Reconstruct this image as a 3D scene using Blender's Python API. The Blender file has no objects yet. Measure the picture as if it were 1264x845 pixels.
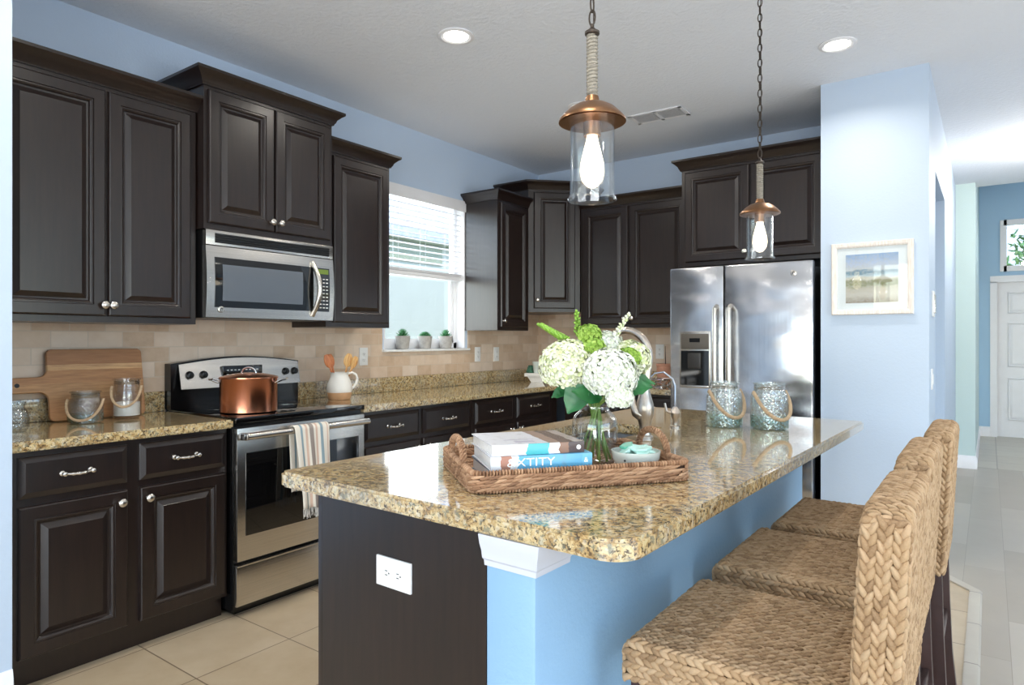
import bpy, bmesh, math, random
import numpy as np
from mathutils import Vector, Matrix
random.seed(7)
R = math.radians
SC = bpy.context.scene
COL = SC.collection

# ------------------------------------------------------------------ camera, world, light, exposure
cam_d = bpy.data.cameras.new('camera'); cam = bpy.data.objects.new('camera', cam_d); COL.objects.link(cam)
cam.location = (3.443, 0.0, 1.279); cam.rotation_euler = (R(90), 0, R(35.923))
cam_d.sensor_width = 36; cam_d.lens = 812.7/1264*36; cam_d.shift_y = -3.5/1264
cam_d.clip_start = .02; cam_d.clip_end = 200
SC.camera = cam
SC.view_settings.view_transform = 'Standard'; SC.view_settings.look = 'None'
SC.view_settings.gamma = 1; SC.view_settings.use_curve_mapping = False
SC.view_settings.exposure = 0.0
w = bpy.data.worlds.new('sky'); SC.world = w; w.use_nodes = True
nt = w.node_tree; bg = nt.nodes['Background']
sky = nt.nodes.new('ShaderNodeTexSky'); sky.sky_type = 'NISHITA'; sky.sun_disc = False
sky.sun_elevation = R(48); sky.sun_rotation = R(200)
nt.links.new(sky.outputs[0], bg.inputs[0]); bg.inputs[1].default_value = .75

def area(name, loc, rot, sx, sy, power, col=(1, 1, 1), spread=180):
    l = bpy.data.lights.new(name, 'AREA'); l.shape = 'RECTANGLE'; l.size = sx; l.size_y = sy
    l.energy = power; l.color = col; l.spread = R(spread)
    o = bpy.data.objects.new(name, l); COL.objects.link(o); o.location = loc; o.rotation_euler = rot
    return o
# soft fill lamps added in unseen openings behind and beside the camera
area('fill_rear', (4.2, -3.40, 1.35), (R(-90), 0, R(180)), 4.4, 2.2, 27, (.90, .95, 1.0)).rotation_euler = (R(104), 0, 0)
# added uplights at the same unseen openings, aimed up to brighten the ceiling
area('ceiling_fill_rear', (4.2, -3.38, .5), (R(135), 0, 0), 4.4, .9, 128, (.90, .95, 1.0), 150)
area('ceiling_fill_side', (7.40, 1.2, .5), (R(135), 0, R(90)), 4.4, .9, 66, (.90, .95, 1.0), 150)
area('fill_side', (7.42, 1.2, 1.35), (R(100), 0, R(90)), 4.4, 2.2, 26, (.90, .95, 1.0))  # added fill from the unseen right side of the room
area('daylight_kitchen_window', (-.35, 3.66, 1.75), (R(90), 0, R(-90)), 1.0, 1.15, 18, (.92, .96, 1.0))
area('daylight_foyer_window', (5.1, 10.0, 2.9), (R(45), 0, R(180)), 1.6, 1.0, 30, (.95, .97, 1.0))
sun_d = bpy.data.lights.new('sun', 'SUN'); sun_d.energy = 4.0; sun_d.angle = R(1.2); sun_d.color = (1, .95, .88)
sun = bpy.data.objects.new('sun', sun_d); COL.objects.link(sun); sun.location = (12, -10, 15)
sun.rotation_euler = Vector((-.62, .42, -.80)).to_track_quat('-Z', 'Y').to_euler()

# ------------------------------------------------------------------ materials
def new_mat(name):
    m = bpy.data.materials.new(name); m.use_nodes = True
    return m, m.node_tree, m.node_tree.nodes['Principled BSDF']
def N(nt, t, **k):
    n = nt.nodes.new(t)
    for a, b in k.items(): setattr(n, a, b)
    return n
def setin(n, **k):
    for a, b in k.items():
        n.inputs[a.replace('_', ' ')].default_value = b
def s2l(r, g, b):
    return tuple((c/255/12.92 if c/255 <= .04045 else ((c/255+.055)/1.055)**2.4) for c in (r, g, b))+(1,)
def ramp(nt, stops, fac=None, interp='LINEAR'):
    r = N(nt, 'ShaderNodeValToRGB'); r.color_ramp.interpolation = interp
    e = r.color_ramp.elements
    while len(e) < len(stops): e.new(.5)
    for i, (p, c) in enumerate(stops): e[i].position = p; e[i].color = c if len(c) == 4 else tuple(c)+(1,)
    if fac is not None: nt.links.new(fac, r.inputs[0])
    return r
def coords(nt, scale=(1, 1, 1), kind='Object', rot=(0, 0, 0)):
    tc = N(nt, 'ShaderNodeTexCoord'); mp = N(nt, 'ShaderNodeMapping')
    mp.inputs['Scale'].default_value = scale; mp.inputs['Rotation'].default_value = rot
    nt.links.new(tc.outputs[kind], mp.inputs[0]); return mp.outputs[0]
def noise(nt, vec, scale, detail=3, rough=.5):
    n = N(nt, 'ShaderNodeTexNoise'); n.inputs['Scale'].default_value = scale
    n.inputs['Detail'].default_value = detail; n.inputs['Roughness'].default_value = rough
    if vec is not None: nt.links.new(vec, n.inputs['Vector'])
    return n
def bump(nt, bs, h, strength=.2, dist=.01):
    b = N(nt, 'ShaderNodeBump'); b.inputs['Strength'].default_value = strength; b.inputs['Distance'].default_value = dist
    nt.links.new(h, b.inputs['Height']); nt.links.new(b.outputs[0], bs.inputs['Normal']); return b
def mix(nt, fac, a, b, mode='MIX'):
    m = N(nt, 'ShaderNodeMix', data_type='RGBA', blend_type=mode)
    for s, v in ((0, fac), (6, a), (7, b)):
        if isinstance(v, (int, float)): m.inputs[s].default_value = v
        elif isinstance(v, tuple): m.inputs[s].default_value = v
        else: nt.links.new(v, m.inputs[s])
    return m.outputs[2]
def plain(name, rgb, rough=.5, metal=0, bumps=None, coat=0, spec=.5, var=None):
    m, nt, bs = new_mat(name)
    bs.inputs['Base Color'].default_value = s2l(*rgb); bs.inputs['Roughness'].default_value = rough
    bs.inputs['Metallic'].default_value = metal; bs.inputs['Coat Weight'].default_value = coat
    bs.inputs['Specular IOR Level'].default_value = spec
    v = coords(nt)
    if var:
        n = noise(nt, v, var[0], 4); c = s2l(*rgb)
        d = tuple(x*(1-var[1]) for x in c[:3])+(1,); e = tuple(min(1, x*(1+var[1])) for x in c[:3])+(1,)
        nt.links.new(ramp(nt, [(.3, d), (.7, e)], n.outputs[0]).outputs[0], bs.inputs['Base Color'])
    if bumps:
        n = noise(nt, v, bumps[0], 4); bump(nt, bs, n.outputs[0], bumps[1], bumps[2] if len(bumps) > 2 else .005)
    return m
M = {}
M['paint'] = plain('blue_wall_paint', (196, 213, 233), .55, bumps=(90, .25, .004))
M['paint_pale'] = plain('pale_blue_wall_paint', (189, 205, 223), .5, bumps=(90, .2, .004))
M['paint_green'] = plain('pale_green_wall_paint', (196, 216, 214), .55, bumps=(90, .25, .004))
M['paint_island'] = plain('island_blue_paint', (140, 177, 208), .5, bumps=(90, .25, .004))
M['paint_deep'] = plain('deeper_blue_wall_paint', (172, 206, 232), .55, bumps=(90, .25, .004))
M['ceil'] = plain('ceiling_plaster', (233, 237, 243), .8, bumps=(45, .5, .01))
M['white'] = plain('white_trim_paint', (238, 238, 240), .35, var=(8, .02))
M['sill'] = plain('white_marble_sill', (232, 232, 230), .2, var=(20, .05))
M['plastic'] = plain('white_plastic', (236, 236, 234), .35, var=(5, .01))
M['slot'] = plain('dark_slot', (40, 40, 42), .6, var=(5, .05))
M['nickel'] = plain('brushed_nickel', (205, 200, 192), .27, 1, var=(60, .06))
M['chrome'] = plain('polished_steel', (220, 220, 222), .12, 1, var=(30, .04))
M['blackpl'] = plain('black_plastic', (16, 16, 17), .35, var=(9, .1))
M['blackglass'] = plain('black_glass', (9, 9, 10), .05, coat=.5, var=(3, .05))
M['greyglass'] = plain('grey_tinted_glass', (92, 98, 106), .12, coat=.5, var=(3, .05))
M['enamel'] = plain('black_enamel', (14, 14, 15), .2, var=(9, .1))
M['copper'] = plain('copper', (206, 138, 108), .22, 1, var=(7, .08))
M['brass'] = plain('aged_bronze', (150, 112, 82), .34, 1, var=(25, .15))
M['iron'] = plain('dark_bronze_chain', (74, 66, 60), .45, .7, var=(40, .2))
M['wood_dark'] = plain('dark_stained_wood', (52, 30, 26), .35, bumps=(60, .1), var=(14, .2))
M['ceramic'] = plain('white_ceramic', (232, 228, 220), .25, var=(12, .04))
M['ceramic_tan'] = plain('tan_ceramic', (206, 162, 122), .45, var=(30, .08))
M['concrete'] = plain('grey_concrete', (172, 168, 162), .8, bumps=(80, .3), var=(40, .12))
M['soil'] = plain('dark_soil', (60, 48, 38), .95, bumps=(150, .8), var=(80, .3))
M['succ'] = plain('succulent_green', (70, 128, 82), .45, var=(40, .3))
M['leaf'] = plain('dark_leaf', (38, 100, 52), .38, var=(18, .25))
M['stem'] = plain('green_stem', (112, 142, 62), .45, var=(22, .2))
M['lime'] = plain('lime_green_bud', (124, 164, 58), .5, var=(60, .25))
M['sand'] = plain('white_sand', (240, 236, 230), .9, bumps=(400, .5), var=(200, .05))
M['rope'] = plain('jute_rope', (190, 164, 132), .85, bumps=(300, .6), var=(120, .2))
M['rope_grey'] = plain('grey_rope', (150, 144, 132), .85, bumps=(300, .6), var=(120, .15))
M['terra'] = plain('terracotta', (205, 150, 125), .8, var=(30, .1))
M['stucco'] = plain('cream_stucco', (200, 199, 188), .8, bumps=(30, .3), var=(3, .03))
M['shutter'] = plain('olive_soffit', (150, 156, 132), .7, var=(3, .08))
M['roof'] = plain('grey_roof_shingle', (186, 190, 200), .8, bumps=(12, .5), var=(10, .2))
M['bush'] = plain('shrub_green', (92, 130, 70), .6, var=(9, .4))
M['grass'] = plain('lawn_green', (120, 140, 88), .9, var=(3, .3))
M['stamen'] = plain('steel_sink', (150, 150, 150), .3, 1, var=(20, .05))
M['frost_a'] = plain('green_sea_glass', (92, 176, 150), .35, coat=.2, var=(30, .15))
M['frost_b'] = plain('pale_aqua_sea_glass', (176, 216, 206), .4, var=(30, .1))
M['bowl'] = plain('pale_glazed_bowl', (206, 214, 206), .2, coat=.3, var=(20, .06))
M['dgreen'] = plain('dark_green_sponge', (66, 110, 88), .8, bumps=(90, .6), var=(50, .3))
M['pages'] = plain('book_pages', (226, 224, 220), .8, var=(160, .06))
M['cap'] = plain('pale_cap_trim', (206, 209, 219), .4, var=(8, .02))

# espresso cabinet wood
m, nt, bs = new_mat('espresso_cabinet'); v = coords(nt, (18, 18, 1.6))
n = noise(nt, v, 3, 6, .6)
nt.links.new(ramp(nt, [(.3, s2l(22, 14, 12)), (.7, s2l(37, 25, 21))], n.outputs[0]).outputs[0], bs.inputs['Base Color'])
setin(bs, Roughness=.33); bs.inputs['Coat Weight'].default_value = .3; bs.inputs['Coat Roughness'].default_value = .22
bump(nt, bs, n.outputs[0], .04, .003); M['cab'] = m

# granite
m, nt, bs = new_mat('gold_granite'); v = coords(nt)
n0 = noise(nt, v, 34, 3, .6)
va = N(nt, 'ShaderNodeVectorMath', operation='MULTIPLY_ADD'); va.inputs[1].default_value = (.022, .022, .022)
nt.links.new(n0.outputs[1], va.inputs[0]); nt.links.new(v, va.inputs[2]); dv = va.outputs[0]
n1 = noise(nt, dv, 42, 5, .7); n2 = noise(nt, dv, 105, 4, .7); n3 = noise(nt, v, 4.5, 3, .5); n4 = noise(nt, dv, 62, 3, .6)
w1 = N(nt, 'ShaderNodeTexVoronoi'); w1.inputs['Scale'].default_value = 130; nt.links.new(dv, w1.inputs['Vector'])
base = ramp(nt, [(.34, s2l(112, 88, 58)), (.43, s2l(172, 140, 92)), (.50, s2l(196, 168, 118)), (.58, s2l(214, 192, 146)), (.68, s2l(178, 164, 132))], n1.outputs[0])
sp = ramp(nt, [(.41, (0, 0, 0, 1)), (.47, (1, 1, 1, 1))], n2.outputs[0])
cells = N(nt, 'ShaderNodeSeparateColor'); nt.links.new(w1.outputs['Color'], cells.inputs[0])
dark = ramp(nt, [(.0, s2l(54, 42, 34)), (.5, s2l(92, 74, 54)), (1, s2l(66, 58, 48))], cells.outputs[0])
c1 = mix(nt, sp.outputs[0], dark.outputs[0], base.outputs[0])
gg = ramp(nt, [(.55, (0, 0, 0, 1)), (.64, (.8, .8, .8, 1))], n4.outputs[0])
c2 = mix(nt, gg.outputs[0], c1, s2l(122, 122, 104))
lt = ramp(nt, [(.82, (0, 0, 0, 1)), (.92, (.45, .45, .45, 1))], cells.outputs[2])
c3 = mix(nt, lt.outputs[0], c2, s2l(224, 214, 190))
gr = ramp(nt, [(.45, (0, 0, 0, 1)), (.65, (.35, .35, .35, 1))], n3.outputs[0])
c4 = mix(nt, gr.outputs[0], c3, s2l(146, 140, 122), 'MIX')
nt.links.new(c4, bs.inputs['Base Color']); setin(bs, Roughness=.09); bs.inputs['Specular IOR Level'].default_value = .75
bs.inputs['Coat Weight'].default_value = .6; bs.inputs['Coat Roughness'].default_value = .04
M['granite'] = m

def steel(name, rgb, axis, rough=.24, wob=0.0):
    m, nt, bs = new_mat(name); sc = [2, 2, 2]; 
    for a in range(3): sc[a] = 1.2 if a == axis else 260
    v = coords(nt, tuple(sc)); n = noise(nt, v, 1, 3, .6)
    c = s2l(*rgb)
    nt.links.new(ramp(nt, [(.3, tuple(x*.88 for x in c[:3])+(1,)), (.7, tuple(min(1, x*1.08) for x in c[:3])+(1,))], n.outputs[0]).outputs[0], bs.inputs['Base Color'])
    setin(bs, Roughness=rough, Metallic=1.0)
    bs.inputs['Anisotropic'].default_value = .4
    if wob:
        n2 = noise(nt, coords(nt, (1, 1, 1.6)), 4.2, 1, .3); bump(nt, bs, n2.outputs[0], wob, .06)
    else: bump(nt, bs, n.outputs[0], .03, .002)
    return m
M['steel'] = steel('brushed_stainless', (202, 198, 192), 0)
M['steel_v'] = steel('fridge_stainless', (204, 206, 210), 2, .22, .22)
M['steel_b'] = steel('faucet_nickel', (196, 186, 174), 2, .3)

# tile walls
def brickmat(name, axes, bw, bh, cols, mortar, msize, offset=.5, rough=.5, nscale=9, loc=(0, 0), bmp=.3, var=.5):
    m, nt, bs = new_mat(name); tc = N(nt, 'ShaderNodeTexCoord'); sx = N(nt, 'ShaderNodeSeparateXYZ'); cb = N(nt, 'ShaderNodeCombineXYZ')
    nt.links.new(tc.outputs['Object'], sx.inputs[0])
    for i, a in enumerate(axes):
        ad = N(nt, 'ShaderNodeMath', operation='ADD'); ad.inputs[1].default_value = loc[i]
        nt.links.new(sx.outputs[a], ad.inputs[0]); nt.links.new(ad.outputs[0], cb.inputs[i])
    b = N(nt, 'ShaderNodeTexBrick'); b.offset = offset; b.squash = 1
    nt.links.new(cb.outputs[0], b.inputs['Vector'])
    b.inputs['Scale'].default_value = 1; b.inputs['Mortar Size'].default_value = msize
    b.inputs['Mortar Smooth'].default_value = .15; b.inputs['Bias'].default_value = 0
    b.inputs['Brick Width'].default_value = bw; b.inputs['Row Height'].default_value = bh
    b.inputs['Color1'].default_value = (0, 0, 0, 1); b.inputs['Color2'].default_value = (1, 1, 1, 1); b.inputs['Mortar'].default_value = (.5, .5, .5, 1)
    n = noise(nt, cb.outputs[0], nscale, 5, .6)
    bw_ = N(nt, 'ShaderNodeRGBToBW'); nt.links.new(b.outputs['Color'], bw_.inputs[0])
    mx = N(nt, 'ShaderNodeMix'); mx.data_type = 'FLOAT'; mx.inputs[0].default_value = var
    nt.links.new(bw_.outputs[0], mx.inputs[2]); nt.links.new(n.outputs[0], mx.inputs[3])
    k = len(cols); c = ramp(nt, [((i+.2)/k, s2l(*q)) for i, q in enumerate(cols)], mx.outputs[0])
    out = mix(nt, b.outputs['Fac'], c.outputs[0], s2l(*mortar))
    nt.links.new(out, bs.inputs['Base Color']); setin(bs, Roughness=rough)
    inv = N(nt, 'ShaderNodeMath', operation='SUBTRACT'); inv.inputs[0].default_value = 1; nt.links.new(b.outputs['Fac'], inv.inputs[1])
    bump(nt, bs, inv.outputs[0], bmp, .003)
    return m
TRAV = [(180, 150, 122), (204, 178, 152), (216, 194, 172), (226, 208, 190)]
M['trav_y'] = brickmat('travertine_subway_tile_side', (1, 2), .152, .076, TRAV, (206, 190, 172), .0022, rough=.42, nscale=14, loc=(.03, .05))
M['trav_x'] = brickmat('travertine_subway_tile_back', (0, 2), .152, .076, TRAV, (206, 190, 172), .0022, rough=.42, nscale=14, loc=(.03, .05))
M['tile'] = brickmat('beige_floor_tile', (0, 1), .407, .407, [(166, 146, 116), (186, 166, 136), (198, 180, 152)], (118, 100, 80), .0028, offset=0, rough=.3, nscale=7, loc=(.407*4-1.019, .407*4-1.314), bmp=.15, var=.75)
M['tile_far'] = brickmat('foyer_floor_tile', (0, 1), .45, .45, [(176, 168, 154), (186, 178, 164), (194, 188, 174)], (140, 132, 122), .004, offset=0, rough=.35, nscale=7, loc=(.09, 0), bmp=.15, var=.75)
M['plank'] = brickmat('grey_oak_plank', (1, 0), 1.25, .185, [(152, 142, 126), (161, 151, 136), (168, 159, 145), (175, 166, 152)], (136, 126, 112), .0012, offset=.37, rough=.33, nscale=5, bmp=.1, var=.4)

# seagrass weave: each strand lobe is its own island and gets its own tone
def straw(name, cols, rough=.75):
    m, nt, bs = new_mat(name); g = N(nt, 'ShaderNodeNewGeometry')
    n = noise(nt, coords(nt, (300, 300, 300)), 1, 2, .6)
    a = N(nt, 'ShaderNodeMix'); a.data_type = 'FLOAT'; a.inputs[0].default_value = .35
    nt.links.new(g.outputs['Random Per Island'], a.inputs[2]); nt.links.new(n.outputs[0], a.inputs[3])
    r = ramp(nt, [(.12+.76*i/(len(cols)-1), s2l(*c)) for i, c in enumerate(cols)], a.outputs[0])
    nt.links.new(r.outputs[0], bs.inputs['Base Color']); setin(bs, Roughness=rough)
    bump(nt, bs, n.outputs[0], .25, .002)
    return m
M['straw'] = straw('woven_seagrass', [(130, 102, 72), (156, 126, 92), (170, 140, 104), (182, 152, 118), (172, 146, 112)])
M['straw_base'] = plain('shadowed_seagrass_core', (62, 43, 29), .9, bumps=(200, .5), var=(60, .3))
M['straw_tray'] = straw('woven_tray_seagrass', [(118, 84, 60), (152, 114, 84), (172, 134, 102), (188, 152, 120)])
M['petal'] = straw('hydrangea_petal', [(204, 214, 180), (220, 224, 206), (228, 230, 222), (232, 232, 228)], .6)
M['petal_g'] = straw('pale_green_hydrangea_petal', [(196, 206, 140), (214, 220, 180), (226, 228, 202), (232, 232, 216)], .6)
M['petal_l'] = straw('lime_petal', [(116, 154, 50), (140, 174, 66), (170, 196, 96)], .6)

# wooden board
m, nt, bs = new_mat('acacia_board'); v = coords(nt, (1, 1.2, 14)); n = noise(nt, v, 6, 5, .65)
w_ = N(nt, 'ShaderNodeTexCoord'); sx = N(nt, 'ShaderNodeSeparateXYZ'); nt.links.new(w_.outputs['Object'], sx.inputs[0])
ml = N(nt, 'ShaderNodeMath', operation='MULTIPLY'); ml.inputs[1].default_value = 3.1; nt.links.new(sx.outputs[2], ml.inputs[0])
st = ramp(nt, [(0, s2l(176, 128, 84)), (.30, s2l(192, 146, 98)), (.52, s2l(184, 134, 88)), (.70, s2l(214, 172, 122)), (.78, s2l(166, 118, 78))], ml.outputs[0], 'CONSTANT')
c = mix(nt, ramp(nt, [(.35, (0, 0, 0, 1)), (.7, (.7, .7, .7, 1))], n.outputs[0]).outputs[0], st.outputs[0], s2l(136, 92, 58))
nt.links.new(c, bs.inputs['Base Color']); setin(bs, Roughness=.45); M['board'] = m
m, nt, bs = new_mat('spoon_wood'); n = noise(nt, coords(nt, (60, 60, 6)), 2, 4)
nt.links.new(ramp(nt, [(.35, s2l(176, 92, 48)), (.65, s2l(206, 128, 74))], n.outputs[0]).outputs[0], bs.inputs['Base Color']); setin(bs, Roughness=.4); M['spoon'] = m
m, nt, bs = new_mat('pale_olive_wood'); n = noise(nt, coords(nt, (80, 80, 6)), 2, 4)
nt.links.new(ramp(nt, [(.4, s2l(178, 118, 58)), (.6, s2l(224, 180, 112))], n.outputs[0]).outputs[0], bs.inputs['Base Color']); setin(bs, Roughness=.4); M['spoon2'] = m
m, nt, bs = new_mat('whitewashed_frame'); n = noise(nt, coords(nt, (60, 60, 8)), 2, 4)
nt.links.new(ramp(nt, [(.35, s2l(222, 212, 202)), (.65, s2l(238, 232, 226))], n.outputs[0]).outputs[0], bs.inputs['Base Color']); setin(bs, Roughness=.5); M['frame'] = m

# thin clear glass (lets light through, reflects by angle)
def glass(name, tint=(1, 1, 1), rough=0.02, base=.04, bumps=None, edge=.5):
    m, nt, bs = new_mat(name); nt.nodes.remove(bs); out = nt.nodes['Material Output']
    tr = N(nt, 'ShaderNodeBsdfTransparent'); tr.inputs[0].default_value = tuple(tint)+(1,)
    gl = N(nt, 'ShaderNodeBsdfGlossy'); gl.inputs['Roughness'].default_value = rough
    lw = N(nt, 'ShaderNodeLayerWeight'); lw.inputs[0].default_value = .35
    mr = N(nt, 'ShaderNodeMapRange'); mr.inputs['To Min'].default_value = base; mr.inputs['To Max'].default_value = edge
    nt.links.new(lw.outputs['Facing'], mr.inputs[0])
    pw = N(nt, 'ShaderNodeMath', operation='POWER'); pw.inputs[1].default_value = 2.2
    nt.links.new(lw.outputs['Facing'], pw.inputs[0]); nt.links.new(pw.outputs[0], mr.inputs[0])
    mx = N(nt, 'ShaderNodeMixShader'); nt.links.new(mr.outputs[0], mx.inputs[0]); nt.links.new(tr.outputs[0], mx.inputs[1]); nt.links.new(gl.outputs[0], mx.inputs[2])
    nt.links.new(mx.outputs[0], out.inputs[0])
    if bumps:
        vo = N(nt, 'ShaderNodeTexVoronoi', feature='DISTANCE_TO_EDGE'); vo.inputs['Scale'].default_value = bumps[0]
        nt.links.new(coords(nt), vo.inputs['Vector'])
        b = N(nt, 'ShaderNodeBump'); b.inputs['Strength'].default_value = bumps[1]; b.inputs['Distance'].default_value = .004
        nt.links.new(vo.outputs[0], b.inputs['Height']); nt.links.new(b.outputs[0], gl.inputs['Normal']); nt.links.new(b.outputs[0], lw.inputs['Normal'])
    return m
M['glass'] = glass('clear_glass', (.97, .98, .98), base=.07, edge=.9)
M['pane'] = glass('window_pane', (.96, .98, .98), base=.03, edge=.5)
M['glass_aqua'] = glass('crackled_aqua_glass', (.945, .985, .975), .10, .26, (95, 1.0), .8)
M['glass_base'] = glass('thick_aqua_glass', (.78, .92, .88), .12, .18, (60, .8), .7)
M['glass_crack'] = glass('crackled_clear_glass', (.88, .90, .90), .08, .12, (90, 1.0), .7)

def emis(name, rgb, strength):
    m, nt, bs = new_mat(name); nt.nodes.remove(bs); e = N(nt, 'ShaderNodeEmission')
    e.inputs[0].default_value = tuple(rgb)+(1,); e.inputs[1].default_value = strength
    nt.links.new(e.outputs[0], nt.nodes['Material Output'].inputs[0]); return m
M['lamp'] = emis('lit_led_lens', (1, .95, .86), 14)
M['bulb'] = emis('lit_filament', (1, .78, .5), 60)
M['lcd'] = emis('green_display', (.35, .5, .12), .55)
M['bulbglass'] = emis('glowing_bulb', (1, .84, .62), 5)

# ------------------------------------------------------------------ mesh building
class MB:
    def __init__(s): s.v = []; s.f = []; s.mi = []; s.cur = 0
    def add(s, vs, fs):
        o = len(s.v); s.v += [tuple(q) for q in vs]; s.f += [tuple(i+o for i in f) for f in fs]; s.mi += [s.cur]*len(fs); return s
    def m(s, i): s.cur = i; return s
    def box(s, x0, x1, y0, y1, z0, z1):
        x0, x1 = min(x0, x1), max(x0, x1); y0, y1 = min(y0, y1), max(y0, y1); z0, z1 = min(z0, z1), max(z0, z1)
        vs = [(x, y, z) for x in (x0, x1) for y in (y0, y1) for z in (z0, z1)]
        return s.add(vs, [(0, 1, 3, 2), (4, 6, 7, 5), (0, 4, 5, 1), (2, 3, 7, 6), (0, 2, 6, 4), (1, 5, 7, 3)])
    def cham(s, x0, x1, y0, y1, z0, z1, c):   # box with chamfered edges
        x0, x1 = min(x0, x1), max(x0, x1); y0, y1 = min(y0, y1), max(y0, y1); z0, z1 = min(z0, z1), max(z0, z1)
        b = bmesh.new(); bmesh.ops.create_cube(b, size=1)
        for q in b.verts: q.co = Vector((x0+(q.co.x+.5)*(x1-x0), y0+(q.co.y+.5)*(y1-y0), z0+(q.co.z+.5)*(z1-z0)))
        bmesh.ops.bevel(b, geom=b.edges[:], offset=c, segments=2, affect='EDGES', profile=.6)
        b.verts.index_update(); s.add([q.co[:] for q in b.verts], [[q.index for q in f.verts] for f in b.faces]); b.free(); return s
    def lathe(s, prof, c=(0, 0, 0), seg=32, axis='z', cap0=True, cap1=True, a0=0):
        vs = []; fs = []
        for (r, h) in prof:
            for k in range(seg):
                a = 2*math.pi*k/seg+a0; p = (r*math.cos(a), r*math.sin(a), h)
                if axis == 'x': p = (p[2], p[0], p[1])
                if axis == 'y': p = (p[1], p[2], p[0])
                if axis == '-y': p = (p[0], -p[2], p[1])
                vs.append((p[0]+c[0], p[1]+c[1], p[2]+c[2]))
        for i in range(len(prof)-1):
            for k in range(seg):
                a, b = i*seg+k, i*seg+(k+1) % seg; fs.append((a, b, b+seg, a+seg))
        if cap0: fs.append(tuple(range(seg))[::-1])
        if cap1: fs.append(tuple((len(prof)-1)*seg+k for k in range(seg)))
        return s.add(vs, fs)
    def tube(s, pts, r, seg=8, closed=False, caps=True):
        pts = [Vector(p) for p in pts]; n = len(pts); rr = r if isinstance(r, (list, tuple)) else [r]*n
        vs = []; fs = []; up = None
        for i, p in enumerate(pts):
            t = (pts[(i+1) % n]-pts[i-1]) if closed else (pts[min(i+1, n-1)]-pts[max(i-1, 0)])
            t.normalize()
            if up is None: up = Vector((0, 0, 1)) if abs(t.z) < .9 else Vector((1, 0, 0))
            x = up-t*up.dot(t)
            if x.length < 1e-6: x = t.orthogonal()
            x.normalize(); y = t.cross(x); up = x
            for k in range(seg):
                a = 2*math.pi*k/seg; vs.append(p+(x*math.cos(a)+y*math.sin(a))*rr[i])
        for i in range(n if closed else n-1):
            j = (i+1) % n
            for k in range(seg): fs.append((i*seg+k, i*seg+(k+1) % seg, j*seg+(k+1) % seg, j*seg+k))
        if caps and not closed: fs += [tuple(range(seg))[::-1], tuple((n-1)*seg+k for k in range(seg))]
        return s.add(vs, fs)
    def prism(s, poly, d0, d1, axis='z'):
        n = len(poly); P = {'z': lambda a, b, d: (a, b, d), 'y': lambda a, b, d: (a, d, b), 'x': lambda a, b, d: (d, a, b)}[axis]
        vs = [P(a, b, d0) for a, b in poly]+[P(a, b, d1) for a, b in poly]
        fs = [tuple(range(n))[::-1], tuple(range(n, 2*n))]+[(i, (i+1) % n, n+(i+1) % n, n+i) for i in range(n)]
        return s.add(vs, fs)
    def rings(s, x0, x1, z0, z1, seq, y0):      # nested rectangles facing -y ; seq of (inset, height)
        vs = []; fs = []
        for ins, hgt in seq:
            y = y0-hgt; vs += [(x0+ins, y, z0+ins), (x1-ins, y, z0+ins), (x1-ins, y, z1-ins), (x0+ins, y, z1-ins)]
        for i in range(len(seq)-1):
            for k in range(4): a = i*4+k; b = i*4+(k+1) % 4; fs.append((a, b, b+4, a+4))
        j = (len(seq)-1)*4; fs.append((j, j+1, j+2, j+3)); fs.append((3, 2, 1, 0))
        return s.add(vs, fs)
    def sweep(s, path, prof, closed=False):    # path: xy list; prof: (out, z); out is to the right of travel
        n = len(path); vs = []; fs = []; k = len(prof); P = [Vector((a, b)) for a, b in path]
        for i in range(n):
            d0 = (P[i]-P[i-1]).normalized() if (i > 0 or closed) else None
            d1 = (P[(i+1) % n]-P[i]).normalized() if (i < n-1 or closed) else None
            if d0 is None: d0 = d1
            if d1 is None: d1 = d0
            n0 = Vector((d0.y, -d0.x)); n1 = Vector((d1.y, -d1.x)); b = (n0+n1); b.normalize(); b = b/max(.3, b.dot(n0))
            for o, z in prof: vs.append((P[i].x+b.x*o, P[i].y+b.y*o, z))
        for i in range(n if closed else n-1):
            j = (i+1) % n
            for q in range(k): fs.append((i*k+q, j*k+q, j*k+(q+1) % k, i*k+(q+1) % k))
        if not closed: fs += [tuple(range(k)), tuple((n-1)*k+q for q in range(k))[::-1]]
        return s.add(vs, fs)
    def xf(s, mat, start=0):
        for i in range(start, len(s.v)): s.v[i] = tuple(mat @ Vector(s.v[i]))
        return s
    def build(s, name, mats, parent=None, smooth=True, ang=35):
        me = bpy.data.meshes.new(name); me.from_pydata(s.v, [], s.f)
        if not isinstance(mats, (list, tuple)): mats = [mats]
        for q in mats: me.materials.append(M[q] if isinstance(q, str) else q)
        if len(mats) > 1: me.polygons.foreach_set('material_index', s.mi)
        b = bmesh.new(); b.from_mesh(me); bmesh.ops.recalc_face_normals(b, faces=b.faces[:]); b.to_mesh(me); b.free()
        if smooth:
            me.polygons.foreach_set('use_smooth', [True]*len(me.polygons))
            if ang < 180: me.set_sharp_from_angle(angle=R(ang))
        me.update()
        o = bpy.data.objects.new(name, me); COL.objects.link(o)
        if parent is not None: o.parent = parent
        return o
LOBE = None
b = bmesh.new(); bmesh.ops.create_icosphere(b, subdivisions=2, radius=1); b.verts.index_update()
LV = np.array([q.co[:] for q in b.verts]); LF = [tuple(q.index for q in f.verts) for f in b.faces]; b.free()
b = bmesh.new(); bmesh.ops.create_icosphere(b, subdivisions=1, radius=1); b.verts.index_update()
LV1 = np.array([q.co[:] for q in b.verts]); LF1 = [tuple(q.index for q in f.verts) for f in b.faces]; b.free()
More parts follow.
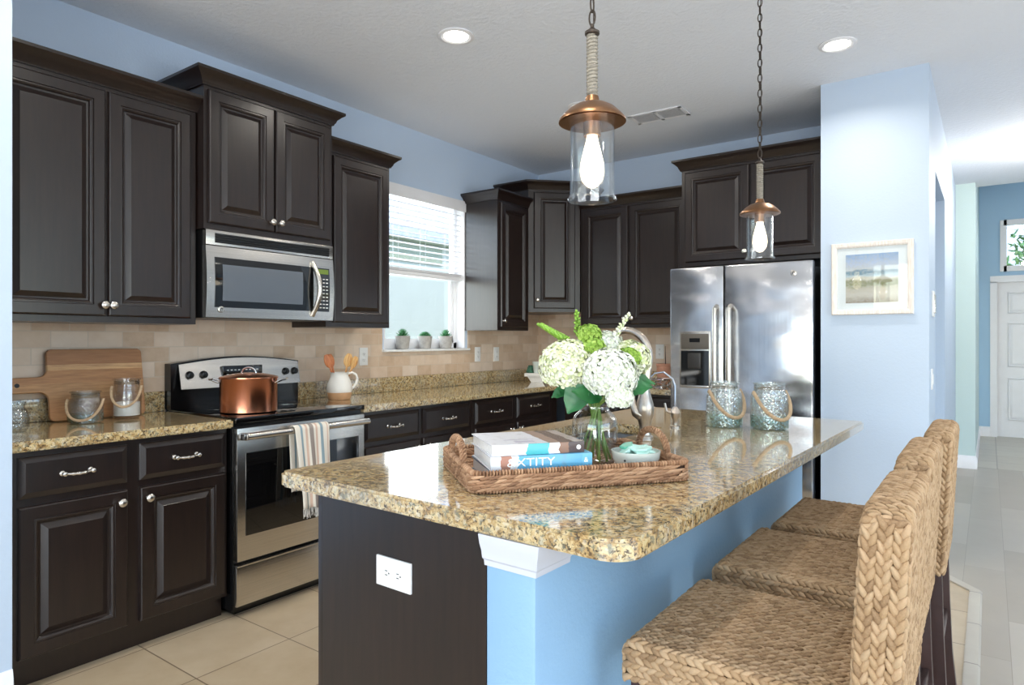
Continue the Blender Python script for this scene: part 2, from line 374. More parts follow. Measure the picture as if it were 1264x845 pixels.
def lobe(mb, p, t, n, L, W, H, lo=False):
    t = np.array(t, float); n = np.array(n, float); t /= np.linalg.norm(t); n = n-t*np.dot(n, t); n /= np.linalg.norm(n); s = np.cross(n, t)
    V_, F_ = (LV1, LF1) if lo else (LV, LF)
    x = V_[:, 0:1]; taper = 1-.35*x
    vs = np.array(p)+x*L*t+V_[:, 1:2]*W*taper*s+V_[:, 2:3]*H*n
    mb.add(vs.tolist(), F_)
def braid(mb, fn, s0, s1, lane, width, pitch=.0195, L=.0165, W=.0072, H=.0062, slant=.42, keep=None):
    """fn(s, lane) -> (point, tangent, normal). two columns of slanted lobes meeting in a V"""
    k = 0; s = s0
    while s < s1:
        for side in (-1, 1):
            ss = s+(pitch*.5 if side > 0 else 0)
            if ss > s1: continue
            P, T, Nn = fn(ss, lane+side*width*.24)
            P = np.array(P); T = np.array(T, float); Nn = np.array(Nn, float); Sd = np.cross(Nn, T)
            if keep and not keep(P): continue
            a = slant+random.uniform(-.1, .1); tt = T*math.cos(a)-Sd*math.sin(a)*side
            tt = tt+Nn*.16
            sc = random.uniform(.92, 1.12)
            lobe(mb, P+Nn*random.uniform(-.0008, .001), tt, Nn, L*sc, W*sc, H)
        s += pitch

def tag(o, label=None, cat=None, group=None, kind=None):
    if label: o['label'] = label
    if cat: o['category'] = cat
    if group: o['group'] = group
    if kind: o['kind'] = kind
    return o
def thing(name, label, cat, loc=(0, 0, 0), rz=0, group=None, rx=0):
    o = bpy.data.objects.new(name, None); COL.objects.link(o); o.empty_display_size = .05
    o.location = loc; o.rotation_euler = (rx, 0, rz); return tag(o, label, cat, group)
def struct(o): o['kind'] = 'structure'; return o
def copy_tree(o, parent=None):
    c = o.copy(); COL.objects.link(c)
    if parent is not None: c.parent = parent
    for ch in list(o.children): copy_tree(ch, c)
    return c
ISR = R(-1.673)
def I(x, y, z=.914):     # island frame -> world
    return (1.84+math.cos(ISR)*x-math.sin(ISR)*y, 1.099+math.sin(ISR)*x+math.cos(ISR)*y, z)
def text(name, s, size, mat, parent, loc, rot, ext=.0004, sx=1):
    c = bpy.data.curves.new(name, 'FONT'); c.body = s; c.size = size; c.extrude = ext; c.align_x = 'CENTER'; c.align_y = 'CENTER'
    t = bpy.data.objects.new(name, c); me = bpy.data.meshes.new_from_object(t); bpy.data.objects.remove(t)
    me.materials.clear(); me.materials.append(M[mat])
    o = bpy.data.objects.new(name, me); COL.objects.link(o); o.parent = parent; o.location = loc; o.rotation_euler = rot; o.scale = (sx, 1, 1); return o

# ------------------------------------------------------------------ room shell
H = 2.828; YB = 5.173
def wall(name, mat, boxes):
    mb = MB()
    for bx in boxes: mb.box(*bx)
    return struct(mb.build(name, mat, smooth=False))
wy0, wy1, wz0, wz1 = 3.215, 4.10, 1.21, 2.385
wall('wall_left', 'paint', [(-.15, 0, -3.5, wy0, 0, H), (-.15, 0, wy1, YB+.15, 0, H), (-.15, 0, wy0, wy1, 0, wz0), (-.15, 0, wy0, wy1, wz1, H)])
wall('wall_back', 'paint', [(0, 2.613, YB, YB+.15, 0, H)])
wall('wall_near_left', 'paint_pale', [(0, .68, .70, .838, 0, H)])
# long wall beside the hall: front end faces the kitchen, side faces the hall with an arched-off opening
oy0, oy1, oz = 4.86, 5.95, 2.33
wall('wall_hall', 'paint_pale', [(2.613, 3.172, 4.351, oy0, 0, H), (2.613, 3.172, oy1, 7.95, 0, H), (2.613, 3.172, oy0, oy1, oz, H), (2.613, 2.72, oy0, oy1, 0, oz)])
wall('wall_green', 'paint_green', [(2.613, 3.335, 7.95, 8.09, 0, H)])
wall('wall_foyer_left', 'paint_green', [(3.185, 3.335, 8.09, 10.756, 0, 3.5)])
dx0, dx1 = 3.53, 4.45
fx0, fx1, fz0, fz1 = 3.60, 4.38, 2.21, 2.80
wall('wall_foyer', 'paint_deep', [(3.185, dx0, 10.756, 10.9, 0, 3.5), (dx1, 7.5, 10.756, 10.9, 0, 3.5), (dx0, dx1, 10.756, 10.9, 2.04, fz0), (dx0, fx0, 10.756, 10.9, fz0, 3.5), (fx1, dx1, 10.756, 10.9, fz0, 3.5), (fx0, fx1, 10.756, 10.9, fz1, 3.5)])
wall('wall_right', 'paint', [(7.5, 7.65, -3.5, -1.2, 0, H), (7.5, 7.65, 3.6, 10.9, 0, 3.5), (7.5, 7.65, -1.2, 3.6, 2.5, H)])
wall('wall_rear', 'paint', [(-.15, 1.9, -3.65, -3.5, 0, H), (6.5, 7.65, -3.65, -3.5, 0, H), (1.9, 6.5, -3.65, -3.5, 2.5, H)])
struct(MB().box(-.15, 7.65, -3.65, 8.09, H, H+.1).box(3.185, 7.65, 8.09, 8.19, H, 3.5).box(3.185, 7.65, 8.09, 10.9, 3.5, 3.6).build('ceiling', 'ceil', smooth=False))
# floors
kt = [(-.15, -3.65), (3.378, -3.65), (3.378, 4.075), (3.172, 4.325), (2.613, 4.36), (2.613, 5.32), (-.15, 5.32)]
struct(MB().prism(kt, -.06, 0).build('floor', 'tile', smooth=False))
wd = [(3.378, -3.65), (7.65, -3.65), (7.65, 8.09), (3.0, 8.09), (2.613, 8.09), (2.613, 4.36), (3.172, 4.325), (3.378, 4.075)]
struct(MB().prism(wd, -.06, -.001).build('floor_hall', 'plank', smooth=False))
struct(MB().prism([(3.18, 8.09), (7.65, 8.09), (7.65, 10.9), (3.18, 10.9)], -.06, 0).build('floor_foyer', 'tile_far', smooth=False))
struct(MB().sweep([(3.362, -3.4), (3.362, 4.075), (3.165, 4.325)], [(0, 0), (0, .007), (.006, .010), (.046, .010), (.054, .003), (.054, 0)]).build('trim_1', M['tile_far']))
BBP = [(0, 0), (.014, 0), (.014, .10), (.009, .118), (.005, .13), (0, .13)]
def baseboard(name, path): struct(MB().sweep(path, BBP).build(name, 'white'))
baseboard('baseboard_hall', [(2.62, 4.351), (3.172, 4.351), (3.172, oy0)][::1])
baseboard('baseboard_hall_far', [(3.172, oy1), (3.172, 7.95), (3.335, 7.95), (3.335, 10.756), (3.53-.07, 10.756)])
baseboard('baseboard_near', [(.0, .70), (.68, .70), (.68, .838)])
# tile splash on the walls
def splash(name, mat, b): struct(MB().box(*b).build(name, mat, smooth=False))
mb = MB().box(0, .010, .838, 1.69, 1.0, 1.40).box(0, .010, 1.69, 2.46, .9, 1.40).box(0, .010, 2.46, wy0-.02, 1.0, 1.37).box(0, .010, wy0-.02, wy1+.03, 1.0, wz0-.012).box(0, .010, wy1+.03, YB, 1.0, 1.53)
struct(mb.build('trim_2', 'trav_y', smooth=False))
struct(MB().box(.010, 1.665, YB-.010, YB, 1.0, 1.53).build('trim_3', 'trav_x', smooth=False))

# kitchen window: frame, sashes, glass, sill
wf = MB(); xo = -.11
for a, b_ in ((wy0, wy0+.045), (wy1-.045, wy1)): wf.box(xo-.02, xo+.03, a, b_, wz0, wz1)
wf.box(xo-.02, xo+.03, wy0, wy1, wz0, wz0+.045).box(xo-.02, xo+.03, wy0, wy1, wz1-.045, wz1)
wf.box(xo-.015, xo+.025, wy0, wy1, 1.765, 1.80)
wf.box(xo, xo+.02, wy0+.045, wy0+.075, wz0+.04, 1.77).box(xo, xo+.02, wy1-.075, wy1-.045, wz0+.04, 1.77).box(xo, xo+.02, wy0+.045, wy1-.045, wz0+.04, wz0+.075)
W1 = struct(wf.build('window_1', 'white', smooth=False))
MB().box(xo+.002, xo+.006, wy0+.04, wy1-.04, wz0+.04, wz1-.04).build('glass_pane', 'pane', W1, smooth=False)
MB().cham(-.10, .035, 3.19, 4.13, wz0-.018, wz0, .004).build('window_sill', 'sill', W1)
# white reveal lining
struct(MB().box(-.149, .002, wy1-.012, wy1, wz0, wz1).box(-.149, .002, wy0, wy0+.012, wz0, wz1).box(-.149, .002, wy0, wy1, wz1-.012, wz1).build('trim_4', 'white', smooth=False))
# venetian blind, half lowered
bl = thing('window_blind', 'white slatted venetian blind half lowered in the kitchen window', 'blind', (-.045, (wy0+wy1)/2, wz1))
hw = (wy1-wy0)/2-.02
MB().cham(.048, .058, -hw-.035, hw+.035, -.075, 0.012, .003).build('valance', 'white', bl)
z = -.10; k = 0
while z > -.565:
    MB().add([(-.026, -hw, z+.010), (0, -hw, z+.004), (.026, -hw, z-.010), (-.026, hw, z+.010), (0, hw, z+.004), (.026, hw, z-.010), (-.026, -hw, z+.0125), (0, -hw, z+.0065), (.026, -hw, z-.0075), (-.026, hw, z+.0125), (0, hw, z+.0065), (.026, hw, z-.0075)],
             [(0, 1, 4, 3), (1, 2, 5, 4), (6, 9, 10, 7), (7, 10, 11, 8), (0, 3, 9, 6), (2, 8, 11, 5), (0, 6, 7, 1), (1, 7, 8, 2), (3, 4, 10, 9), (4, 5, 11, 10)]).build('slat', 'white', bl, smooth=False)
    z -= .042
for q in range(4): MB().cham(-.026, .026, -hw, hw, -.585-q*.005, -.581-q*.005, .001).build('slat', 'white', bl)
tag(MB().cham(-.03, .03, -hw, hw, -.635, -.603, .004).build('bottom_rail', 'white', bl))
for yy in (-hw+.14, hw-.14, 0): MB().tube([(.028, yy, -.07), (.028, yy, -.61)], .0012, 5).tube([(-.028, yy, -.07), (-.028, yy, -.61)], .0012, 5).build('cord', 'white', bl)

# front door with transom window above
D1 = struct(MB().box(dx0, dx1, 10.80, 10.845, 0.005, 2.03).build('door_1', 'white', smooth=False))
for cx_ in (dx0+.26, dx1-.26):
    for z0, z1 in ((.22, .78), (.92, 1.5), (1.62, 1.90)):
        MB().rings(cx_-.15, cx_+.15, z0, z1, [(0, 0), (0, .004), (.012, .010), (.024, .002), (.05, .009), (.055, .009)], 10.80).build('door_panel', 'white', D1)
MB().lathe([(.012, 0), (.012, .03), (.03, .04), (.03, .06), (.01, .07)], (dx1-.06, 10.80, .95), 16, '-y').build('door_knob', 'nickel', D1)
df = MB().box(dx0-.075, dx0, 10.74, 10.80, 0, 2.04).box(dx1, dx1+.075, 10.74, 10.80, 0, 2.04).box(dx0-.075, dx1+.075, 10.74, 10.80, 2.03, 2.115)
struct(df.build('trim_5', 'white', smooth=False))
wf = MB()
wf.box(fx0-.04, fx0+.03, 10.73, 10.80, fz0-.04, fz1+.04).box(fx1-.03, fx1+.04, 10.73, 10.80, fz0-.04, fz1+.04).box(fx0, fx1, 10.73, 10.80, fz0-.04, fz0+.03).box(fx0, fx1, 10.73, 10.80, fz1-.03, fz1+.04)
W2 = struct(wf.build('window_2', 'white', smooth=False))
MB().box(fx0, fx1, 10.79, 10.795, fz0, fz1).build('glass_pane', 'pane', W2, smooth=False)

# outside
tag(MB().box(-30, -.15, -30, 40, -.25, -.2).box(-.15, 30, 10.9, 40, -.25, -.2).build('lawn', 'grass', smooth=False), 'green lawn outside around the house', 'lawn', kind='stuff')
nh = thing('neighbouring_house', 'pale stucco house with grey roof outside the kitchen window', 'house', (-3.6, 9, -.2))
MB().box(-5, 0, -9, 8, 0, 2.95).build('wall', 'stucco', nh, smooth=False)
MB().box(0, .18, -9.3, 8.3, 2.95, 3.02).box(.002, .03, -9, -1.2, 2.65, 2.95).build('soffit', 'shutter', nh, smooth=False)
MB().prism([(.20, 2.98), (.20, 3.12), (-2.5, 4.9), (-5.6, 3.12), (-5.6, 2.98)], -9.3, 8.3, 'y').build('roof', 'roof', nh, smooth=False)
fh = thing('neighbouring_roof_house', 'low house with dark shingled roof beyond the foyer transom window', 'house', (3.2, 18, -.2))
MB().box(-2.5, 1.6, 0, 5, 0, 2.7).build('wall', 'stucco', fh, smooth=False)
MB().prism([(-2.9, 2.7), (2.0, 2.7), (-.4, 4.9)], -.4, 5.4, 'y').build('roof', 'roof', fh, smooth=False)
tr = thing('leafy_shrub', 'tall green leafy shrub seen through the foyer transom window', 'shrub', (4.35, 13.2, -.199))
sh = MB(); rnd = random.Random(3)
for i in range(900):
    a = rnd.uniform(0, 6.28); e = rnd.uniform(-1, 1); r_ = rnd.uniform(.4, .75)
    p = (r_*math.cos(a)*math.sqrt(1-e*e), r_*math.sin(a)*math.sqrt(1-e*e), 2.75+e*r_*1.1)
    lobe(sh, p, (rnd.uniform(-1, 1), rnd.uniform(-1, 1), rnd.uniform(-.3, 1)), (rnd.uniform(-1, 1), rnd.uniform(-1, 1), 1.2), .075, .028, .004, True)
sh.build('foliage', 'bush', tr); MB().tube([(0, 0, 0), (.03, 0, 1.2), (0, .03, 2.6)], [.06, .05, .03], 8).build('trunk', 'wood_dark', tr)

# ------------------------------------------------------------------ cabinets (local frame: back at y=0, front towards -y, width along +x)
DOORP = [(0, 0), (0, .013), (.003, .0185), (.007, .021), (.048, .021), (.050, .0165), (.056, .0170), (.062, .0135), (.066, .0075), (.073, .0060), (.092, .0165), (.094, .0185)]
DRWP = [(0, 0), (0, .010), (.004, .0125), (.018, .018), (.022, .020)]
def knob(parent, x, y, z):
    return MB().lathe([(.009, 0), (.006, .004), (.005, .012), (.013, .019), (.0165, .024), (.0165, .028), (.012, .032), (.004, .034)], (x, y, z), 20, '-y').build('knob', 'nickel', parent)
def pull(parent, x, y, z, w=.048):
    pts = []; n = 14; rr = []
    for i in range(n+1):
        t = i/n; a = (t-.5)*2; pts.append((x+a*w, y-.026+.010*abs(a)**3*1.2, z-.004*(1-a*a))); rr.append(.0042+.0018*(1-abs(a))+(.0022 if i % 3 == 1 else 0))
    mb = MB().tube(pts, rr, 8)
    for s_ in (-1, 1):
        mb.lathe([(.010, 0), (.010, .003), (.005, .006), (.005, .020), (.0085, .024), (.0085, .030), (.003, .033)], (x+s_*w, y, z), 12, '-y')
    return mb.build('handle', 'nickel', parent)
def door(parent, x0, x1, z0, z1, y, kx=None, kz=None):
    d = MB().rings(x0, x1, z0, z1, DOORP, y).build('door', 'cab', parent, ang=25)
    if kx is not None: knob(d, kx, y-.0195, kz)
    return d
def drawer(parent, x0, x1, z0, z1, y):
    d = MB().rings(x0, x1, z0, z1, DRWP, y).build('drawer', 'cab', parent, ang=25); pull(d, (x0+x1)/2, y-.0195, (z0+z1)/2)
    return d
def crown(parent, path, z):
    pr_ = [(0, z), (.008, z), (.012, z+.010), (.016, z+.014), (.022, z+.030), (.040, z+.048), (.052, z+.056), (.056, z+.060), (.056, z+.073), (0, z+.073)]
    return MB().sweep(path, pr_).build('crown_moulding', 'cab', parent, ang=25)
def upper(label, loc, rz, W, D, z0, z1, doors, cr=True, left=True, right=True, group=None):
    t = thing('wall_cabinet', label, 'cabinet', (loc[0], loc[1], z0), rz, group); hh = z1-z0
    MB().box(.001, W-.001, -D, -.002, .0, hh).build('body', 'cab', t, smooth=False)
    for (a, b_, kx) in doors: door(t, a, b_, .028, hh-.045 if cr else hh-.03, -D, kx, .075)
    if cr:
        path = ([(0, -.002)] if left else [])+[(0, -D), (W, -D)]+([(W, -.002)] if right else [])
        path = [(x_, y_) for x_, y_ in path]
        # sweep normal must point outwards: travel so that outside is on the right
        MBp = crown(t, path, hh-.025)
    return t
L90 = R(90)
upper('large dark brown two-door wall cabinet at far left over the cutting board', (0, .84, 0), L90, .845, .33, 1.353, 2.402, [(.03, .437, .425), (.447, .812, .46)], left=False)
upper('raised dark brown two-door wall cabinet above the microwave', (0, 1.69, 0), L90, .762, .39, 1.815, 2.53, [(.018, .376, .355), (.384, .742, .405)])
upper('tall narrow dark brown wall cabinet between microwave and window', (0, 2.456, 0), L90, .50, .33, 1.353, 2.402, [(.045, .475, None)], left=False)
upper('narrow dark brown wall cabinet just right of the window', (0, 4.10, 0), L90, .428, .33, 1.353, 2.402, [(.03, .40, .052)], right=False)
# diagonal corner cabinet
t = thing('corner_cabinet', 'raised dark brown diagonal wall cabinet in the room corner', 'cabinet', (0, YB, 1.51))
ft = [(.002, -.002), (.002, -.643), (.33, -.643), (.643, -.33), (.643, -.002)]
MB().prism(ft, 0, 1.045).build('body', 'cab', t, smooth=False)
g = MB().rings(.045, .398, .03, 1.0, DOORP, 0).build('door', 'cab', t, ang=25); g.location = (.33, -.643, 0); g.rotation_euler = (0, 0, R(45)); knob(g, .073, -.0195, .10)
crown(t, [(.002, -.643), (.33, -.643), (.643, -.33), (.643, -.002)], 1.02)
upper('dark brown two-door wall cabinet behind the flowers, left of fridge cabinet', (.652, YB, 0), 0, .995, .33, 1.375, 2.40, [(.03, .442, .415), (.458, .93, .485)], left=False, right=False)
upper('raised dark brown two-door wall cabinet above the refrigerator', (1.652, YB, 0), 0, .955, .62, 1.80, 2.512, [(.03, .478, .455), (.488, .94, .51)], right=False)

def base(label, loc, rz, W, cols, dz=(.70, .852), gz=(.12, .672), knobs=()):
    t = thing('base_cabinet', label, 'cabinet', (loc[0], loc[1], 0), rz)
    MB().box(.001, W-.001, -.60, -.003, .10, .8735).box(.001, W-.001, -.555, -.003, 0.001, .10).build('body', 'cab', t, smooth=False)
    for i, (a, b_) in enumerate(cols):
        drawer(t, a, b_, dz[0], dz[1], -.60); door(t, a, b_, gz[0], gz[1], -.60, (b_-.03 if knobs[i] > 0 else a+.03), gz[1]-.045)
    return t
base('black-brown base cabinet with two drawers, left of the range', (0, .84, 0), L90, .845, [(.035, .408), (.455, .83)], knobs=(1, -1))
base('black-brown base cabinet with two drawers, just right of the range', (0, 2.462, 0), L90, .985, [(.035, .475), (.51, .955)], knobs=(1, -1))
base('black-brown base cabinet with two drawers, nearest the room corner on the window side', (0, 3.45, 0), L90, 1.09, [(.03, .47), (.52, .97)], knobs=(1, -1))
base('black-brown base cabinet with two drawers beside the refrigerator', (.66, YB, 0), 0, .99, [(.06, .48), (.52, .95)], knobs=(1, -1))

# ------------------------------------------------------------------ counters
def slab(loops, z0, z1, c=.004, hole=None):
    b = bmesh.new(); 
    def lp(pts):
        vs = [b.verts.new((x, y, z1)) for x, y in pts]
        return [b.edges.new((vs[i], vs[(i+1) % len(vs)])) for i in range(len(vs))]
    es = lp(loops)
    if hole: es += lp(hole)
    r_ = bmesh.ops.triangle_fill(b, use_beauty=True, edges=es, use_dissolve=False)
    fs = [g_ for g_ in r_['geom'] if isinstance(g_, bmesh.types.BMFace)]
    ex = bmesh.ops.extrude_face_region(b, geom=fs)
    for g_ in ex['geom']:
        if isinstance(g_, bmesh.types.BMVert): g_.co.z = z0
    bmesh.ops.recalc_face_normals(b, faces=b.faces[:])
    hard = [e for e in b.edges if len(e.link_faces) == 2 and e.calc_face_angle() > 1.0 and abs(e.verts[0].co.z-e.verts[1].co.z) < 1e-6]
    bmesh.ops.bevel(b, geom=hard, offset=c, segments=2, affect='EDGES')
    b.verts.index_update(); m_ = MB().add([q.co[:] for q in b.verts], [[q.index for q in f.verts] for f in b.faces]); b.free(); return m_
t = thing('countertop', 'short speckled gold granite counter left of the range', 'countertop', (0, .84, .876))
slab([(.002, 0.001), (.65, 0.001), (.65, .846), (.002, .846)], 0, .038, .006).build('slab', 'granite', t)
MB().cham(.002, .026, .001, .846, .039, .14, .002).build('backsplash', 'granite', t)
t = thing('countertop', 'long L-shaped speckled gold granite counter under the window', 'countertop', (0, 2.462, .876))
y_ = YB-2.462
slab([(.002, 0), (.65, 0), (.65, y_-.65), (1.655, y_-.65), (1.655, y_-.002), (.002, y_-.002)], 0, .038, .006).build('slab', 'granite', t)
MB().cham(.011, .035, 0, y_-.012, .039, .14, .002).cham(.035, 1.655, y_-.036, y_-.012, .039, .14, .002).build('backsplash', 'granite', t)

def rrect(x0, x1, y0, y1, rs, n=8):
    pts = []
    for (cx_, cy_, a0, r_) in ((x1, y0, -90, rs[0]), (x1, y1, 0, rs[1]), (x0, y1, 90, rs[2]), (x0, y0, 180, rs[3])):
        sx_ = -1 if cx_ == x1 else 1; sy_ = 1 if cy_ == y0 else -1
        for i in range(n+1):
            a = R(a0+90*i/n); pts.append((cx_+sx_*r_+r_*math.cos(a), cy_+sy_*r_+r_*math.sin(a)))
    return pts
IW, IL = 1.084, 2.25
SX0, SX1, SY0, SY1 = .13, .46, .80, 1.50
t = thing('island_countertop', 'large speckled gold granite island top with sink cutout', 'countertop', (1.84, 1.099, .872), ISR)
hole = rrect(SX0, SX1, SY0, SY1, (.03, .03, .03, .03), 4)
slab(rrect(0, IW, 0, IL, (.07, .012, .012, .03)), 0, .042, .007, hole).build('slab', 'granite', t)
sk = thing('kitchen_sink', 'stainless undermount sink basin sunk into the island', 'sink', (1.84, 1.099, .87), ISR)
o1 = rrect(SX0-.015, SX1+.015, SY0-.015, SY1+.015, (.04,)*4, 4); i1 = rrect(SX0, SX1, SY0, SY1, (.03,)*4, 4); i2 = rrect(SX0+.02, SX1-.02, SY0+.02, SY1-.02, (.04,)*4, 4)
mb = MB(); n_ = len(o1)
mb.add([(x, y, 0.001) for x, y in o1]+[(x, y, 0.001) for x, y in i1]+[(x, y, -.19) for x, y in i2], [(i, (i+1) % n_, n_+(i+1) % n_, n_+i) for i in range(n_)]+[(n_+i, n_+(i+1) % n_, 2*n_+(i+1) % n_, 2*n_+i) for i in range(n_)]+[tuple(range(2*n_, 3*n_))])
mb.build('basin', 'stamen', sk); MB().lathe([(.045, 0), (.045, .003), (.03, .004), (.03, .001)], ((SX0+SX1)/2, (SY0+SY1)/2, -.189), 20).build('drain', 'chrome', sk)

# island body
t = thing('kitchen_island', 'dark brown kitchen island cabinet with plain end panel', 'island', (1.84, 1.099, 0), ISR)
mb = MB().box(.165, .732, .03, .055, .001, .871).box(.165, .185, .055, 2.16, .10, .871).box(.165, .732, 2.14, 2.16, .001, .871).box(.71, .732, .055, 2.14, .001, .871).box(.22, .24, .055, 2.14, .001, .10).box(.185, .71, .055, 2.14, .10, .12)
mb.build('body', 'cab', t, smooth=False)
MB().cham(.143, .164, .032, .075, .001, .871, .002).build('corner_post', 'cab', t)
for (a, b_) in ((-.50, -.09), (-.93, -.52), (-1.36, -.95), (-1.79, -1.38), (-2.13, -1.81)):
    d = MB().rings(a, b_, .12, .67, DOORP, 0).build('door', 'cab', t, ang=25); d.location = (.165, 0, 0); d.rotation_euler = (0, 0, R(-90)); knob(d, b_-.04, -.0195, .62)
    d = MB().rings(a, b_, .70, .85, DRWP, 0).build('drawer', 'cab', t, ang=25); d.location = (.165, 0, 0); d.rotation_euler = (0, 0, R(-90)); pull(d, (a+b_)/2, -.0195, .775)
pw = MB().cham(.733, .862, .028, 2.10, .001, .8715, .008)
pwo = struct(pw.build('wall_island', 'paint_island')); pwo.location = (1.84, 1.099, 0); pwo.rotation_euler = (0, 0, ISR)
cap = struct(MB().sweep([(.733, .028), (.862, .028), (.862, .15)], [(0, .800), (.005, .800), (.007, .812), (.013, .818), (.016, .835), (.022, .850), (.026, .868), (.026, .8715), (0, .8715)]).build('trim_6', 'cap', ang=25))
cap.location = (1.84, 1.099, 0); cap.rotation_euler = (0, 0, ISR)
bb = struct(MB().sweep([(.733, .028), (.862, .028), (.862, 2.10)], BBP).build('baseboard_island', 'white')); bb.location = (1.84, 1.099, 0); bb.rotation_euler = (0, 0, ISR)

# outlets and switches (local: plate faces -y)
def outlet(name, label, cat, loc, rz, horiz=False, kind='outlet'):
    t = thing(name, label, cat, loc, rz); w_, h_ = (.060, .036) if horiz else (.036, .060)
    MB().cham(-w_, w_, -.007, -.0005, -h_, h_, .002).build('plate', 'plastic', t)
    for s_ in (-1, 1):
        ox, oz_ = (s_*.020, 0) if horiz else (0, s_*.020)
        q = MB().lathe([(.0155, 0), (.0155, .002), (.014, .003)], (ox, -.007, oz_), 20, '-y').build('socket', 'plastic', t)
        sl = MB()
        for u_ in (-.005, .005):
            if horiz: sl.box(ox-.004, ox+.004, -.0106, -.0099, oz_+u_-.001, oz_+u_+.001)
            else: sl.box(ox+u_-.001, ox+u_+.001, -.0106, -.0099, oz_-.004, oz_+.004)
        sl.lathe([(.0022, 0), (.0022, .0006)], (ox+(.009 if horiz else 0), -.0099, oz_-(0 if horiz else .009)), 10, '-y')
        sl.build('slots', 'slot', q, smooth=False)
    return t
px, py, pz = I(.447, .03, .718)
outlet('wall_outlet', 'white double outlet on the dark end of the island', 'outlet', (px, py, pz), ISR, True)
outlet('wall_outlet', 'white outlet on tile between range and window', 'outlet', (.010, 3.02, 1.165), L90)
outlet('wall_outlet', 'white outlet on tile just right of the window sill', 'outlet', (.010, 4.248, 1.158), L90)
outlet('wall_outlet', 'white outlet on tile under the narrow cabinet, nearest the corner', 'outlet', (.010, 4.503, 1.155), L90)
outlet('wall_outlet', 'white outlet on tile between flowers and refrigerator', 'outlet', (1.225, YB-.010, 1.18), 0)
t = thing('light_switch', 'grey-edged double switch on the pale hall wall past the picture', 'switch', (3.172, 4.62, 1.49), L90)
MB().cham(-.06, .06, -.010, 0, -.075, .075, .003).build('plate', 'plastic', t)
for s_ in (-.028, .028): MB().cham(s_-.018, s_+.018, -.016, -.0095, -.055, .055, .003).build('rocker', 'nickel', t)
t = thing('light_switch', 'small white switch plate low on the pale hall wall', 'switch', (3.172, 4.52, 1.05), L90)
MB().cham(-.036, .036, -.007, 0, -.06, .06, .002).build('plate', 'plastic', t); MB().cham(-.012, .012, -.011, -.0065, -.03, .03, .002).build('rocker', 'plastic', t)

# ------------------------------------------------------------------ recessed lights, vent
def canlight(label, x, y, z=H, power=8):
    t = thing('recessed_light', label, 'ceiling light', (x, y, z), 0, 'recessed ceiling lights')
    MB().lathe([(.060, -.001), (.092, -.001), (.092, -.006), (.075, -.010), (.060, -.004)], seg=32, cap0=False, cap1=False).build('trim_ring', 'white', t)
    MB().lathe([(.066, -.003), (.066, -.0045), (.05, -.0065), (.0, -.0075)], seg=32, cap1=False).build('lens', 'lamp', t)
    l = bpy.data.lights.new('recessed_lamp', 'AREA'); l.shape = 'DISK'; l.size = .12; l.energy = power; l.color = (1, .93, .83); l.spread = R(150)
    o = bpy.data.objects.new('recessed_lamp', l); COL.objects.link(o); o.parent = t; o.location = (0, 0, -.03)
    return t
canlight('round lit recessed ceiling light nearest the left cabinets', 1.243, 2.551)
canlight('round lit recessed ceiling light near the pale hall wall', 2.80, 3.80)
canlight('round lit recessed ceiling light half hidden behind the near pendant', 1.253, 3.811)
for x_, y_ in ((1.243, 1.0), (2.80, .9), (4.6, 1.5), (4.6, 4.2)): canlight('round lit recessed ceiling light, unseen, kept to help light the room', x_, y_)  # extra fixtures out of view, kept for the light they give
t = thing('flush_ceiling_light', 'round white flush light on the hall ceiling at the right', 'ceiling light', (4.02, 6.6, H))
MB().lathe([(.17, 0), (.17, -.03), (.16, -.035)], cap1=False).build('base_ring', 'white', t); MB().lathe([(.155, -.03), (.14, -.07), (.09, -.095), (0, -.10)], cap0=False, cap1=False).build('diffuser', emis('hall_light_glass', (1, .96, .9), 3), t)
l = bpy.data.lights.new('hall_lamp', 'POINT'); l.energy = 50; l.color = (1, .95, .88); l.shadow_soft_size = .12
o = bpy.data.objects.new('hall_lamp', l); COL.objects.link(o); o.parent = t; o.location = (0, 0, -.22)
t = thing('ceiling_vent', 'white louvred air vent on the kitchen ceiling', 'vent', (1.60, 4.27, H), R(2))
mb = MB()
for a in ((-.19, .19, -.10, -.075), (-.19, .19, .075, .10), (-.19, -.165, -.10, .10), (.165, .19, -.10, .10), (-.012, .012, -.10, .10)): mb.box(a[0], a[1], a[2], a[3], -.008, -.001)
mb.build('frame', 'white', t, smooth=False)
for k in range(9):
    y = -.065+k*.0165
    for s_ in (-1, 1):
        MB().prism([(y-.006, -.010), (y-.004, -.011), (y+.007, -.003), (y+.006, -.002)], s_*.014, s_*.164, 'x').build('louvre', 'white', t, smooth=False)
MB().box(-.165, .165, -.075, .075, -.0015, -.001).build('duct_opening', 'slot', t, smooth=False)

